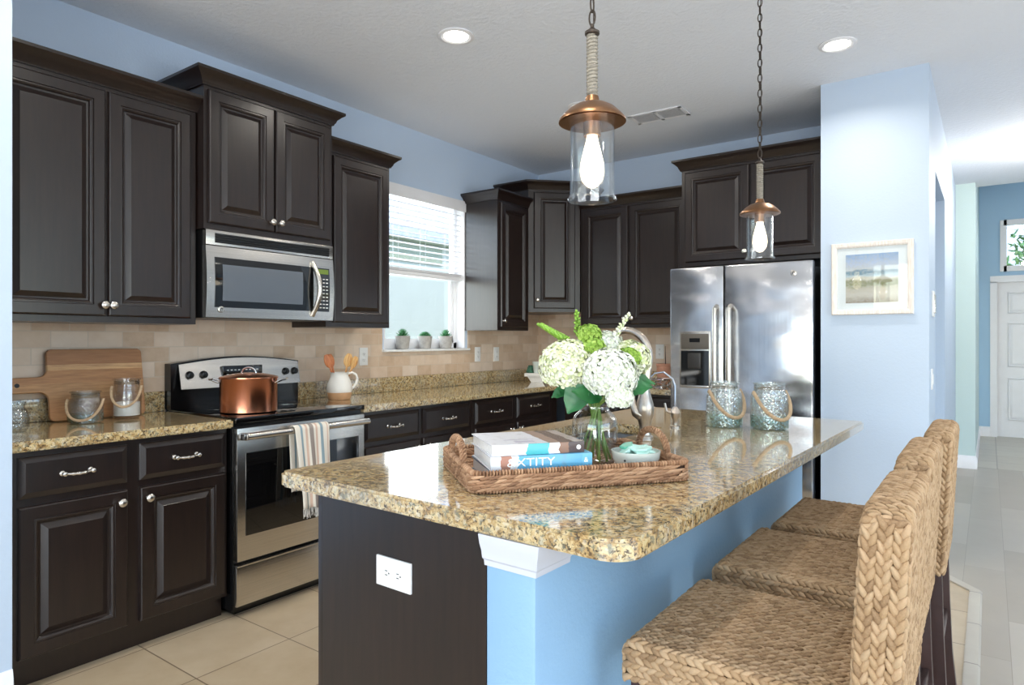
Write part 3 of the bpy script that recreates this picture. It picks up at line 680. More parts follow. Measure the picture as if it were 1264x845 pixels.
# ------------------------------------------------------------------ pendants
def pendant(x, y, label):
    t = thing('pendant_light', label, 'pendant light', (x, y, 1.635), 0, 'pendant lights over the island')
    MB().lathe([(.062, .0), (.0625, .004), (.0565, .014), (.0565, .214), (.054, .214), (.054, .012), (.058, .003)], seg=40, cap0=False, cap1=False).build('glass_shade', 'glass', t)
    MB().lathe([(.086, .200), (.085, .206), (.076, .216), (.060, .232), (.042, .243), (.020, .250), (.016, .266), (.013, .266), (.015, .246), (.040, .239), (.056, .228), (.072, .212), (.082, .198)], seg=40).build('cap', 'brass', t)
    MB().lathe([(.022, .165), (.024, .200), (.044, .212), (.044, .216), (.02, .220)], seg=24).build('socket', 'brass', t)
    bb_ = MB().lathe([(.003, .032), (.013, .036), (.026, .051), (.031, .072), (.030, .094), (.022, .128), (.015, .155), (.013, .170)], seg=24, cap1=False).build('bulb', 'bulbglass', t)
    fl = MB()
    for k in range(6):
        a = k*math.pi/3; r0 = .007
        fl.tube([(r0*math.cos(a), r0*math.sin(a), .150), (r0*1.9*math.cos(a+.5), r0*1.9*math.sin(a+.5), .085)], .0016, 6)
    fl.tube([(0, 0, .155), (0, 0, .085)], .003, 6).build('filament', 'bulb', bb_)
    hx = MB(); pts = []; n_ = 17; z0, z1 = .270, .424
    hx.tube([(0, 0, z0-.006), (0, 0, z1)], .010, 10)
    for i in range(n_*12): a = i/12*2*math.pi; pts.append((.0105*math.cos(a), .0105*math.sin(a), z0+(z1-z0)*i/(n_*12)))
    hx.tube(pts, .0050, 6).build('rope_wrap', 'rope_grey', t)
    MB().lathe([(.014, .421), (.019, .425), (.019, .431), (.010, .437), (.005, .443), (.005, .451)], seg=20).build('collar', 'iron', t)
    z = .448; k = 0; zt = H-1.635-.02
    ch = MB()
    while z < zt:
        pts = []
        for i in range(16):
            a = 2*math.pi*i/16; u_, w_ = .0085*math.cos(a), .0195*math.sin(a)+(.0 if 1 else 0)
            pts.append((u_, 0, z+.0195+w_) if k % 2 == 0 else (0, u_, z+.0195+w_))
        ch.tube(pts, .0024, 6, closed=True); z += .0335; k += 1
    ch.tube([(.004, 0, .44), (.005, .004, .8), (.003, -.004, zt)], .0014, 5)
    ch.build('chain', 'iron', t)
    MB().lathe([(.058, H-1.635-.001), (.058, H-1.635-.008), (.04, H-1.635-.014), (.006, H-1.635-.020)], seg=28).build('canopy', 'iron', t)
    l = bpy.data.lights.new('pendant_lamp', 'POINT'); l.energy = 7; l.color = (1, .82, .6); l.shadow_soft_size = .03
    o = bpy.data.objects.new('pendant_lamp', l); COL.objects.link(o); o.parent = t; o.location = (0, 0, .10)
pendant(2.62, 1.486, 'larger looking glass pendant light with grey rope rod, nearer the camera')
pendant(2.62, 3.01, 'glass pendant light with rope rod in front of the fridge cabinet')

# ------------------------------------------------------------------ range
t = thing('range', 'stainless and black freestanding electric range between the counters', 'stove', (0, 1.692, 0), L90)
W = .762
MB().box(.002, W-.002, -.635, -.02, .03, .895).box(.03, W-.03, -.60, -.03, .001, .03).build('body', 'enamel', t, smooth=False)
MB().cham(0, W, -.665, -.02, .895, .922, .004).build('cooktop', 'blackglass', t)
for (x_, y_, r_) in ((.19, -.48, .10), (.56, -.48, .075), (.19, -.20, .075), (.56, -.20, .10)):
    MB().lathe([(r_-.002, .9222), (r_, .9225), (r_, .9222)], (x_, y_, 0), 40, cap0=False, cap1=False).build('burner_ring', 'nickel', t)
d = MB().cham(.004, W-.004, -.668, -.637, .262, .872, .004).build('oven_door', 'steel', t)
MB().cham(.045, W-.045, -.6715, -.660, .375, .758, .003).build('window', 'blackglass', d)
hb = MB(); hb.tube([(.02, -.722, .838), (.10, -.726, .840), (W/2, -.728, .841), (W-.10, -.726, .840), (W-.02, -.722, .838)], [.015, .0165, .0165, .0165, .015], 14)
for x_ in (.03, W-.03): hb.cham(x_-.014, x_+.014, -.728, -.664, .826, .852, .004)
hb.cham(-.001, .016, -.732, -.70, .824, .852, .003)
hb.build('handle', 'steel', d)
MB().lathe([(.013, 0), (.013, .002), (.010, .003)], (W-.21, -.668, .315), 24, '-y').lathe([(.008, .003), (.008, .004), (.006, .004)], (W-.21, -.668, .315), 24, '-y').build('badge', 'nickel', d)
MB().tube([(W-.21+.005*math.cos(a/4), -.6725, .315+.006*math.sin(a/2.5)) for a in range(24)], .0008, 5).build('badge_monogram', 'slot', d)
d = MB().cham(.004, W-.004, -.662, -.637, .055, .245, .004).build('storage_drawer', 'steel', t)
MB().cham(.004, W-.004, -.668, -.655, .236, .246, .002).build('lip', 'steel', d)
bk = MB()   # backguard with an arched top
def arch(x0, x1, z0, zs, zc, n=18): return [(x0, z0)]+[(x1, z0)]+[(x1-(x1-x0)*i/n, zs+(zc-zs)*math.sin(math.pi*i/n)) for i in range(n+1)]
bk.prism(arch(0, W, .922, 1.155, 1.188), -.075, -.015, 'y')
bk.build('backguard', 'enamel', t, ang=30)
pf = MB().prism(arch(.035, W-.012, 1.025, 1.150, 1.180), -.082, -.0755, 'y').build('control_panel', 'steel', t, ang=30)
for v_ in pf.data.vertices: v_.co.y += (v_.co.z-1.17)*.22
MB().cham(.262, .50, -.108, -.094, 1.075, 1.138, .003).build('display', 'blackglass', t)
mb = MB()
for i in range(9): mb.box(.285+i*.022, .297+i*.022, -.1086, -.1079, 1.088, 1.092).box(.285+i*.022, .297+i*.022, -.1086, -.1079, 1.112, 1.116)
mb.build('display_markings', 'plastic', t, smooth=False)
for x_ in (.085, .160, W-.105, W-.045):
    MB().lathe([(.021, 0), (.021, .012), (.017, .016), (.016, .026), (.012, .028)], (x_, -.090, 1.095), 20, '-y').cham(x_-.004, x_+.004, -.124, -.112, 1.080, 1.112, .001).build('knob', 'blackpl', t)

# towel on the oven handle
t = thing('dish_towel', 'striped cream, blue and rust dish towel hanging on oven door handle', 'towel', (.728, 2.045, .841), L90)
m, nt, bs = new_mat('striped_cotton'); tc = N(nt, 'ShaderNodeTexCoord'); sx = N(nt, 'ShaderNodeSeparateXYZ'); nt.links.new(tc.outputs['UV'], sx.inputs[0])
cr_, bl_, rs_, gy_ = s2l(226, 218, 204), s2l(136, 156, 164), s2l(206, 176, 156), s2l(150, 138, 130)
st = []
for p0, c_ in ((0, cr_), (.14, bl_), (.20, cr_), (.28, rs_), (.34, cr_), (.40, gy_), (.52, cr_), (.58, rs_), (.64, cr_), (.72, bl_), (.80, cr_), (.92, rs_), (.95, cr_)): st.append((p0, c_))
r_ = ramp(nt, st, sx.outputs[0], 'CONSTANT'); nt.links.new(r_.outputs[0], bs.inputs['Base Color']); setin(bs, Roughness=.9)
bump(nt, bs, noise(nt, coords(nt), 500, 2).outputs[0], .3, .002); M['towel'] = m
def cloth(x0, x1, prof, amp, name):
    nx = 40; vs = []; uv = []; fs = []
    for j, (y, z, k) in enumerate(prof):
        for i in range(nx+1):
            u = i/nx; sq = 1-.14*k; xx = (x0+x1)/2+(u-.5)*(x1-x0)*sq
            vs.append((xx, y-amp*k*(.5+.5*math.sin(u*17+.6)), z+.004*k*math.sin(u*23))); uv.append((u, j/len(prof)))
    for j in range(len(prof)-1):
        for i in range(nx): a = j*(nx+1)+i; fs.append((a, a+1, a+nx+2, a+nx+1))
    me = bpy.data.meshes.new(name); me.from_pydata(vs, [], fs); me.materials.append(M['towel'])
    ul = me.uv_layers.new(name='UVMap')
    for l_ in me.loops: ul.data[l_.index].uv = uv[l_.vertex_index]
    me.polygons.foreach_set('use_smooth', [True]*len(me.polygons))
    o = bpy.data.objects.new(name, me); COL.objects.link(o); o.parent = t
    s_ = o.modifiers.new('t', 'SOLIDIFY'); s_.thickness = .003; return o, vs, nx
prof = [(.024, -.30+.03*i, (10-i)/10*.6) for i in range(10)]+[(.022*math.cos(R(a)), .022*math.sin(R(a)), 0) for a in range(0, 181, 20)]+[(-.022-.002*i, -.022*i, min(1, i/14)) for i in range(1, 18)]
o, vs, nx = cloth(-.10, .10, prof, .016, 'cloth')
fr = MB(); last = vs[-(nx+1):]
for i in range(0, nx+1):
    x_, y_, z_ = last[i]; fr.tube([(x_, y_, z_+.004), (x_+random.uniform(-.003, .003), y_+random.uniform(-.003, .003), z_-.02), (x_+random.uniform(-.006, .006), y_, z_-random.uniform(.034, .05))], .0011, 5)
fr.build('fringe', 'ceramic', t)

# copper pot
t = thing('stock_pot', 'shiny copper stock pot with lid on the range top', 'pot', (.475, 1.875, .9235), R(-46))
rp = .134; hp = .165
MB().lathe([(rp-.008, 0), (rp, .006), (rp, hp-.004), (rp+.004, hp), (rp+.004, hp+.003), (rp-.004, hp+.003), (rp-.004, .006)], seg=56).build('body', 'copper', t, ang=50)
ld = MB().lathe([(rp+.003, hp+.004), (rp+.003, hp+.008), (rp-.01, hp+.012), (.08, hp+.022), (.02, hp+.028), (0, hp+.029)], seg=48, cap1=False).build('lid', 'copper', t)
pts = [(0, -.034*math.cos(a*math.pi/12), hp+.022+.032*math.sin(a*math.pi/12)) for a in range(13)]
MB().tube(pts, .0045, 8).build('lid_handle', 'chrome', ld)
for s_ in (-1, 1):
    pts = [(-.035, s_*(rp-.002), hp-.02), (-.035, s_*(rp+.025), hp-.008), (-.022, s_*(rp+.045), hp-.004), (.022, s_*(rp+.045), hp-.004), (.035, s_*(rp+.025), hp-.008), (.035, s_*(rp-.002), hp-.02)]
    MB().tube(pts, .0048, 8).build('handle', 'chrome', t)

# ------------------------------------------------------------------ microwave
t = thing('microwave', 'stainless over-the-range microwave below the raised cabinet', 'microwave', (0, 1.698, 1.385), L90)
W = .757; hh = .427
MB().box(0, W, -.365, -.012, .0, hh).build('body', 'blackpl', t, smooth=False)
def bow(mb_, y0, k=.014):   # slight outward bow of the front
    mb_.v = [(x, y-k*math.sin(math.pi*min(1, max(0, z/.35))) if y < y0 else y, z) for x, y, z in mb_.v]; return mb_
def panel(x0, x1, z0, z1, y0, y1, n=10):
    mb_ = MB(); P = []
    for i in range(n+1): P.append((y1-.012*math.sin(math.pi*min(1, (z0+(z1-z0)*i/n)/.35)), z0+(z1-z0)*i/n))
    poly = P+[(y0, z1), (y0, z0)]
    mb_.prism(poly, x0, x1, 'x'); return mb_
d = panel(0, W, .003, .350, -.366, -.395).build('door', 'steel', t, ang=40)
f_ = panel(.042, .615, .052, .296, -.392, -.3975).build('window_frame', 'blackglass', d, ang=40)
panel(.080, .545, .085, .262, -.395, -.3985).build('window', 'greyglass', d, ang=40)
MB().cham(0, W, -.398, -.366, .353, hh, .004).build('vent_housing', 'steel', t)
MB().box(.045, W-.03, -.3995, -.39, .366, .412).build('vent_slot', 'blackpl', t, smooth=False)
for k in range(4): MB().cham(.046, W-.031, -.405, -.398, .369+k*.0115, .3735+k*.0115, .001).build('vent_slat', 'enamel', t)
panel(.640, .725, .052, .296, -.392, -.3975).build('control_panel', 'blackglass', t, ang=40)
MB().box(.650, .715, -.4085, -.4040, .262, .288).build('display', 'lcd', t, smooth=False)
kb = MB()
for i in range(3):
    for j in range(9): kb.box(.654+i*.022, .666+i*.022, -.4115, -.408, .070+j*.020, .0755+j*.020)
kb.build('keypad', 'plastic', t, smooth=False)
pts = [(.612+.012*math.sin(math.pi*i/14), -.400-.052*math.sin(math.pi*i/14), .025+.300*i/14) for i in range(15)]
MB().tube(pts, [.012+.003*math.sin(math.pi*i/14) for i in range(15)], 12).build('handle', 'nickel', t)
MB().lathe([(.016, 0), (.016, .002), (.013, .003)], (.075, -.401, .042), 24, '-y').build('badge', 'nickel', t)
MB().tube([(.075+.007*math.cos(a/4), -.4048, .042+.008*math.sin(a/2.5)) for a in range(26)], .001, 5).build('badge_monogram', 'slot', t)

# ------------------------------------------------------------------ refrigerator (front towards -y)
t = thing('refrigerator', 'tall side-by-side stainless refrigerator with water dispenser', 'refrigerator', (1.668, 5.10, 0))
W = .912; F = -.80   # door face y
MB().cham(.004, W-.004, -.73, -.02, .02, 1.735, .004).build('body', 'blackpl', t)
dl = MB().cham(0, .368, F, -.735, .05, 1.765, .012).build('freezer_door', 'steel_v', t)
dr = MB().cham(.374, W, F, -.735, .05, 1.765, .012).build('fridge_door', 'steel_v', t)
for o_, xh in ((dl, .325), (dr, .417)):
    hb = MB().tube([(xh, F-.005, 1.50), (xh, F-.045, 1.48), (xh, F-.052, 1.40), (xh, F-.055, 1.10), (xh, F-.052, .80), (xh, F-.045, .72), (xh, F-.005, .70)], [.014, .016, .016, .016, .016, .016, .014], 12)
    hb.build('handle', 'nickel', o_)
dp = MB().cham(.072, .286, F-.012, F+.02, .955, 1.335, .006).build('dispenser', M['nickel'], dl)
MB().box(.084, .275, F-.0135, F-.008, .972, 1.205).build('dispenser_recess', 'blackglass', dp, smooth=False)
MB().cham(.084, .275, F-.016, F-.01, 1.215, 1.318, .003).build('dispenser_controls', plain('dispenser_grey', (104, 98, 90), .35, .5, var=(5, .05)), dp)
MB().box(.145, .215, F-.0175, F-.015, 1.262, 1.288).build('dispenser_display', 'blackglass', dp, smooth=False)
MB().cham(.135, .225, F-.030, F-.012, 1.085, 1.19, .006).build('dispenser_paddle', plain('dispenser_dark', (60, 58, 56), .3, .3, var=(5, .05)), dp)
MB().cham(.080, .278, F-.022, F-.008, .958, .974, .003).build('drip_tray', 'nickel', dp)
MB().lathe([(.018, 0), (.018, .002), (.015, .003)], (.80, F, 1.69), 24, '-y').build('badge', 'nickel', dr)
MB().tube([(.80+.007*math.cos(a/4), F-.0038, 1.69+.009*math.sin(a/2.5)) for a in range(26)], .0012, 5).build('badge_monogram', 'slot', dr)
MB().box(.02, W-.02, -.76, -.70, .012, .045).build('toe_grille', 'blackpl', t, smooth=False)
for x_ in (.06, W-.06): MB().lathe([(.02, 0.0005), (.02, .03)], (x_, -.68, 0), 12).build('foot', 'blackpl', t)

# ------------------------------------------------------------------ picture
t = thing('framed_picture', 'beach path photograph in a whitewashed wood frame on the pale wall', 'picture', (2.888, 4.351, 1.638))
hw_, hh_ = .212, .212
pr_ = [(0, 0), (.0, -.022), (.004, -.026), (.020, -.024), (.030, -.018), (.030, 0)]
fm = MB(); n_ = 4; cor = [(-hw_, -hh_), (hw_, -hh_), (hw_, hh_), (-hw_, hh_)]; vs = []
for (a, b_) in cor:
    for i_, d_ in pr_: vs.append((a-math.copysign(i_, a), d_, b_-math.copysign(i_, b_)))
fs = []
for c_ in range(4):
    for q in range(6): fs.append((c_*6+q, ((c_+1) % 4)*6+q, ((c_+1) % 4)*6+(q+1) % 6, c_*6+(q+1) % 6))
fm.add(vs, fs).build('frame', 'frame', t, ang=25)
MB().box(-hw_+.025, hw_-.025, -.010, -.002, -hh_+.025, hh_-.025).build('mat_board', 'white', t, smooth=False)
m, nt, bs = new_mat('beach_photograph'); tc = N(nt, 'ShaderNodeTexCoord'); sx = N(nt, 'ShaderNodeSeparateXYZ'); nt.links.new(tc.outputs['Object'], sx.inputs[0])
nz = noise(nt, coords(nt, (8, 1, 26)), 2, 5); nf = noise(nt, coords(nt, (40, 1, 40)), 2, 5, .7)
ad = N(nt, 'ShaderNodeMath', operation='MULTIPLY_ADD'); ad.inputs[1].default_value = .05; nt.links.new(nz.outputs[0], ad.inputs[0]); nt.links.new(sx.outputs[2], ad.inputs[2])
mr = N(nt, 'ShaderNodeMapRange'); mr.inputs['From Min'].default_value = -.12; mr.inputs['From Max'].default_value = .17; nt.links.new(ad.outputs[0], mr.inputs[0])
r_ = ramp(nt, [(0, s2l(150, 132, 112)), (.18, s2l(206, 196, 184)), (.30, s2l(196, 184, 166)), (.36, s2l(140, 140, 100)), (.46, s2l(150, 146, 110)), (.50, s2l(222, 212, 196)), (.56, s2l(190, 204, 214)), (.60, s2l(112, 142, 160)), (.66, s2l(128, 152, 172)), (.68, s2l(206, 206, 210)), (.8, s2l(188, 198, 222)), (1, s2l(140, 168, 210))], mr.outputs[0])
cc = mix(nt, ramp(nt, [(.45, (0, 0, 0, 1)), (.6, (.5, .5, .5, 1))], nf.outputs[0]).outputs[0], r_.outputs[0], s2l(196, 190, 182))
nt.links.new(cc, bs.inputs['Base Color']); setin(bs, Roughness=.4); M['photo'] = m
MB().box(-.136, .136, -.0115, -.0095, -.143, .143).build('photograph', 'photo', t, smooth=False)
MB().box(-hw_+.027, hw_-.027, -.0155, -.0145, -hh_+.027, hh_-.027).build('picture_glass', 'pane', t, smooth=False)

# ------------------------------------------------------------------ bar stools
def make_stool():
    t = thing('bar_stool', 'woven seagrass bar stool nearest the camera with dark legs', 'stool', (3.0, 1.53, 0), 0, 'woven stools at the island')
    # local: seat x -.215..+.235 (island side is -x), y +-.232 ; seat z .545.. .632 ; back x .235..0.31
    ys = .228; zt = .626; zb = .542; r0 = .035
    sb = MB().cham(-.207, .232, -ys+.006, ys-.006, zb, zt-.006, .025); sb.build('seat', 'straw_base', t)
    seat = t.children[0]
    bm_ = MB(); lanes = 20; wl = 2*(ys-.004)/lanes
    xf_ = -.207; L1 = zt-zb-r0; L2 = math.pi/2*r0; L3 = .232-(xf_+r0)
    def fs_(s, lane):      # path: up the front face, round the edge, back over the top
        if s < L1: return (xf_, lane, zb+s), (0, 0, 1), (-1, 0, 0)
        if s < L1+L2:
            a = (s-L1)/r0; return (xf_+r0-r0*math.cos(a), lane, zt-r0+r0*math.sin(a)), (math.sin(a), 0, math.cos(a)), (-math.cos(a), 0, math.sin(a))
        q = s-L1-L2; return (xf_+r0+q, lane, zt-.004*abs(lane/ys)**6), (1, 0, 0), (0, 0, 1)
    for k in range(lanes):
        ln = -ys+.004+wl*(k+.5); braid(bm_, fs_, .002, L1+L2+L3, ln, wl, pitch=.0185, L=.0138, W=wl*.198)
    for sd in (-1, 1):
        for k in range(3):
            z0 = zb+.012+k*.0275
            def fy(s, lane, sd=sd): return (xf_+.012+s, sd*(ys-.001-(.004 if lane > zt-.02 else 0)), lane), (1, 0, 0), (0, sd, 0)
            braid(bm_, fy, 0, .43, z0, .0275, pitch=.0185, L=.015, W=.0074)
        # piping at the seat corner
    bm_.build('weave', 'straw', seat, ang=180)
    bx0, bx1 = .238, .310; bz0, bz1 = .545, .985
    lean = .055
    def shear(p): return (p[0]+lean*(p[2]-.56), p[1], p[2])
    def topz(y): a = abs(y)/ys; return bz1-.022*max(0, (a-.6)/.4)**2
    bb_ = MB(); n_ = 12; poly = [(-ys+.006, bz0)]+[(ys-.006, bz0)]+[(ys-.006-(2*ys-.012)*i/n_, topz(ys-.006-(2*ys-.012)*i/n_)-.006) for i in range(n_+1)]
    bb_.prism(poly, bx0+.005, bx1-.005, 'x'); bb_.v = [shear(p) for p in bb_.v]; bb_.build('backrest', 'straw_base', t)
    back = t.children[1]
    bw_ = MB(); th = bx1-bx0; rr = th/2*.55
    def fb(s, lane):     # up the rear, over the top, down the front
        zt_ = topz(lane); A = zt_-rr-bz0; Bq = math.pi/2*rr; Cc = th-2*rr
        if s < A: p, t_, n_ = (bx1, lane, bz0+s), (0, 0, 1), (1, 0, 0)
        elif s < A+Bq:
            a = (s-A)/rr; p, t_, n_ = (bx1-rr+rr*math.cos(a), lane, zt_-rr+rr*math.sin(a)), (-math.sin(a), 0, math.cos(a)), (math.cos(a), 0, math.sin(a))
        elif s < A+Bq+Cc: p, t_, n_ = (bx1-rr-(s-A-Bq), lane, zt_), (-1, 0, 0), (0, 0, 1)
        elif s < A+2*Bq+Cc:
            a = (s-A-Bq-Cc)/rr; p, t_, n_ = (bx0+rr-rr*math.sin(a), lane, zt_-rr+rr*math.cos(a)), (-math.cos(a), 0, -math.sin(a)), (-math.sin(a), 0, math.cos(a))
        else: p, t_, n_ = (bx0, lane, zt_-rr-(s-A-2*Bq-Cc)), (0, 0, -1), (-1, 0, 0)
        return shear(p), t_, n_
    for k in range(lanes):
        ln = -ys+.004+wl*(k+.5); tot = 2*(topz(ln)-rr-bz0)+math.pi*rr+th-2*rr-.07
        braid(bw_, fb, .004, tot, ln, wl, pitch=.0185, L=.0138, W=wl*.198)
    for sd in (-1, 1):
        for k in range(3):
            lx = bx0+.012+k*.0245; tz = topz(ys)+.001-(.008 if k != 1 else 0)
            def fv(s, lane, sd=sd): return shear((lane, sd*(ys-.001), bz0+s)), (0, 0, 1), (0, sd, 0)
            braid(bw_, fv, .004, tz-bz0, lx, .0245, pitch=.0205, L=.0170, W=.0070, H=.0085)
        x_ = bx0+.006
        for zz in (-.002, -.013):
            x_ = bx0+.008
            while x_ < bx1-.002:
                lobe(bw_, shear((x_, sd*(ys-.004), topz(ys)+zz)), (1, 0, .25), (0, sd, .8), .013, .007, .007); x_ += .0125
    bw_.build('weave', 'straw', back, ang=180)
    # legs
    for sy in (-1, 1):
        pts = [(.285, sy*.195, .56), (.290, sy*.195, .35), (.298, sy*.196, .15), (.312, sy*.197, 0.001)]
        mb = MB(); vs = []; fs = []
        for i, (x_, y_, z_) in enumerate(pts):
            w_ = .019
            vs += [(x_-w_, y_-w_, z_), (x_+w_, y_-w_, z_), (x_+w_, y_+w_, z_), (x_-w_, y_+w_, z_)]
        for i in range(3):
            for q in range(4): a = i*4+q; b2 = i*4+(q+1) % 4; fs.append((a, b2, b2+4, a+4))
        fs += [(3, 2, 1, 0), (12, 13, 14, 15)]
        mb.add(vs, fs).build('leg', 'wood_dark', t, smooth=False)
        MB().cham(-.195, -.157, sy*.195-.019, sy*.195+.019, 0.001, .545, .003).build('leg', 'wood_dark', t)
        MB().cham(-.157, .27, sy*.195-.010, sy*.195+.010, .19, .225, .002).build('stretcher', 'wood_dark', t)
    MB().cham(-.186, -.166, -.176, .176, .17, .20, .002).build('footrest', 'steel', t)
    MB().cham(.285, .303, -.178, .178, .27, .30, .002).build('stretcher', 'wood_dark', t)
    MB().cham(-.19, .29, -.20, .20, .515, .5415, .003).build('seat_frame', 'wood_dark', t)
    return t
s1 = make_stool(); s1.location = (3.002, 1.535, 0)
s2 = copy_tree(s1); s2.location = (2.995, 2.135, 0); s2['label'] = 'middle woven seagrass bar stool of the row of three at the island'
s3 = copy_tree(s1); s3.location = (3.018, 2.69, 0); s3['label'] = 'woven seagrass bar stool farthest from the camera, nearest the refrigerator'

# ------------------------------------------------------------------ things on the left counter
t = thing('cutting_board', 'large wooden paddle cutting board leaning behind the two rope-handled jars', 'cutting board', (.095, 1.152, .916), 0)
def rp_(x0, x1, z0, z1, r_, n=6): return rrect(x0, x1, z0, z1, (r_,)*4, n)
pts = rp_(0, .405, 0, .322, .022)
# add the handle on the low-y side: rebuild outline by hand
out = []
for (cx_, cz_, a0, r_) in ((.405-.022, .022, -90, .022), (.405-.022, .300, 0, .022), (.022, .300, 90, .022)):
    for i in range(7): a = R(a0+15*i); out.append((cx_+r_*math.cos(a), cz_+r_*math.sin(a)))
for i in range(7): a = R(0-15*i); out.append((-.035+.035*math.cos(a), .235+.035*math.sin(a)))
for i in range(9): a = R(90+22.5*i); out.append((-.125+.035*math.cos(a)*.9, .166+.034*math.sin(a)))
for i in range(7): a = R(90-15*i); out.append((-.035+.035*math.cos(a), .097+.035*math.sin(a)))
for i in range(7): a = R(180+15*i); out.append((.022+.022*math.cos(a), .022+.022*math.sin(a)))
bd = MB().prism(out, -.010, .010, 'x').build('board', 'board', t, ang=40); bd.rotation_euler = (0, R(-9), 0); 
mod = bd.modifiers.new('b', 'BEVEL'); mod.width = .003; mod.segments = 2
hl = MB().lathe([(.0095, .0102), (.0095, .0108), (.006, .0108)], (0, -.115, .166), 16, 'x').build('hanging_hole', 'slot', t); hl.rotation_euler = (0, R(-9), 0)
def rope_handle(parent, r_, z0, drop, ang, rad=.006, mat='rope', out=.012, name='rope_handle'):
    pts = []
    for i in range(25):
        a = -math.pi/2+math.pi*i/24; s_ = math.sin(a); c_ = math.cos(a)
        pts.append(((r_+out)*c_**.8 if c_ > 0 else 0, r_*1.04*s_, z0-drop*c_**.9 if c_ > 0 else z0))
    mb = MB()
    for i in range(len(pts)-1):   # twisted strands
        pass
    P = [Vector(p) for p in pts]
    for ph in (0, 2.094, 4.189):
        q = []
        for i in range(120):
            u = i/119*(len(P)-1); k = min(int(u), len(P)-2); f_ = u-k; p = P[k].lerp(P[k+1], f_); tg = (P[k+1]-P[k]).normalized()
            a_ = tg.orthogonal().normalized() if False else Vector((1, 0, 0))-tg*tg.x
            if a_.length < .1: a_ = Vector((0, 0, 1))-tg*tg.z
            a_.normalize(); b_ = tg.cross(a_); th = i*.75+ph
            q.append(p+(a_*math.cos(th)+b_*math.sin(th))*rad*.5)
        mb.tube(q, rad*.62, 6)
    o_ = mb.build(name, mat, parent); o_.rotation_euler = (0, 0, ang); return o_
def jar(label, loc, r_, h_, neck, mats, fill=None, drop=.06, ang=R(-40), group=None, rope=.0055):
    t = thing('glass_jar', label, 'jar', loc, 0, group)
    hn = h_-.032
    prof = [(0.001, .001), (r_-.012, 0.001), (r_-.002, .008), (r_, .02), (r_, hn*.74), (r_-.004, hn*.9), (neck, hn+.004), (neck, hn+.022), (neck+.006, hn+.027), (neck+.006, h_), (neck-.002, h_), (neck-.003, hn+.004), (r_-.008, hn*.88), (r_-.005, hn*.74), (r_-.005, .022), (r_-.02, .012), (.001, .012)]
    MB().lathe(prof, seg=40, cap0=False, cap1=False).build('vessel', mats[0], t, ang=60)
    if mats[1]:
        MB().lathe([(r_+.0004, .004), (r_+.0008, .02), (r_+.0006, h_*.3)], seg=40, cap0=False, cap1=False).lathe([(0, .004), (r_-.012, .004), (r_-.007, .012), (r_-.007, .030), (0, .028)], seg=40, cap0=False, cap1=False).build('thick_base', mats[1], t)
    wr = MB()
    for zz in (hn+.008, hn+.013, hn+.018): wr.tube([((neck+.0015)*math.cos(a*math.pi/16), (neck+.0015)*math.sin(a*math.pi/16), zz) for a in range(32)], .0015, 5, closed=True)
    wr.build('wire_collar', 'chrome', t)
    rope_handle(t, r_*.97, hn-.004, drop, ang, rope)
    if fill: MB().lathe([(0, .014), (r_-.0075, .016), (r_-.0065, .03), (r_-.0065, fill), (r_*.5, fill+.004), (0, fill+.002)], seg=36, cap0=False, cap1=False).build('sand', 'sand', t)
    return t
jar('short round crackled glass jar with rope handle before the cutting board', (.225, 1.245, .9145), .068, .138, .054, ('glass_crack', 'glass_base'), drop=.085, ang=R(-35))
jar('taller glass jar half filled with white sand, rope handle, by cutting board', (.205, 1.425, .9145), .060, .185, .052, ('glass', None), fill=.075, drop=.09, ang=R(-35))
t = thing('glass_vase', 'small crackled glass vase cut off by the wall edge at far left', 'vase', (.33, .955, .9145))
MB().lathe([(.001, .001), (.035, .001), (.045, .02), (.048, .05), (.040, .08), (.030, .095), (.036, .12), (.034, .12), (.028, .095), (.038, .08), (.045, .05), (.04, .02), (.001, .012)], seg=32, cap0=False, cap1=False).build('vessel', 'glass_crack', t, ang=60)

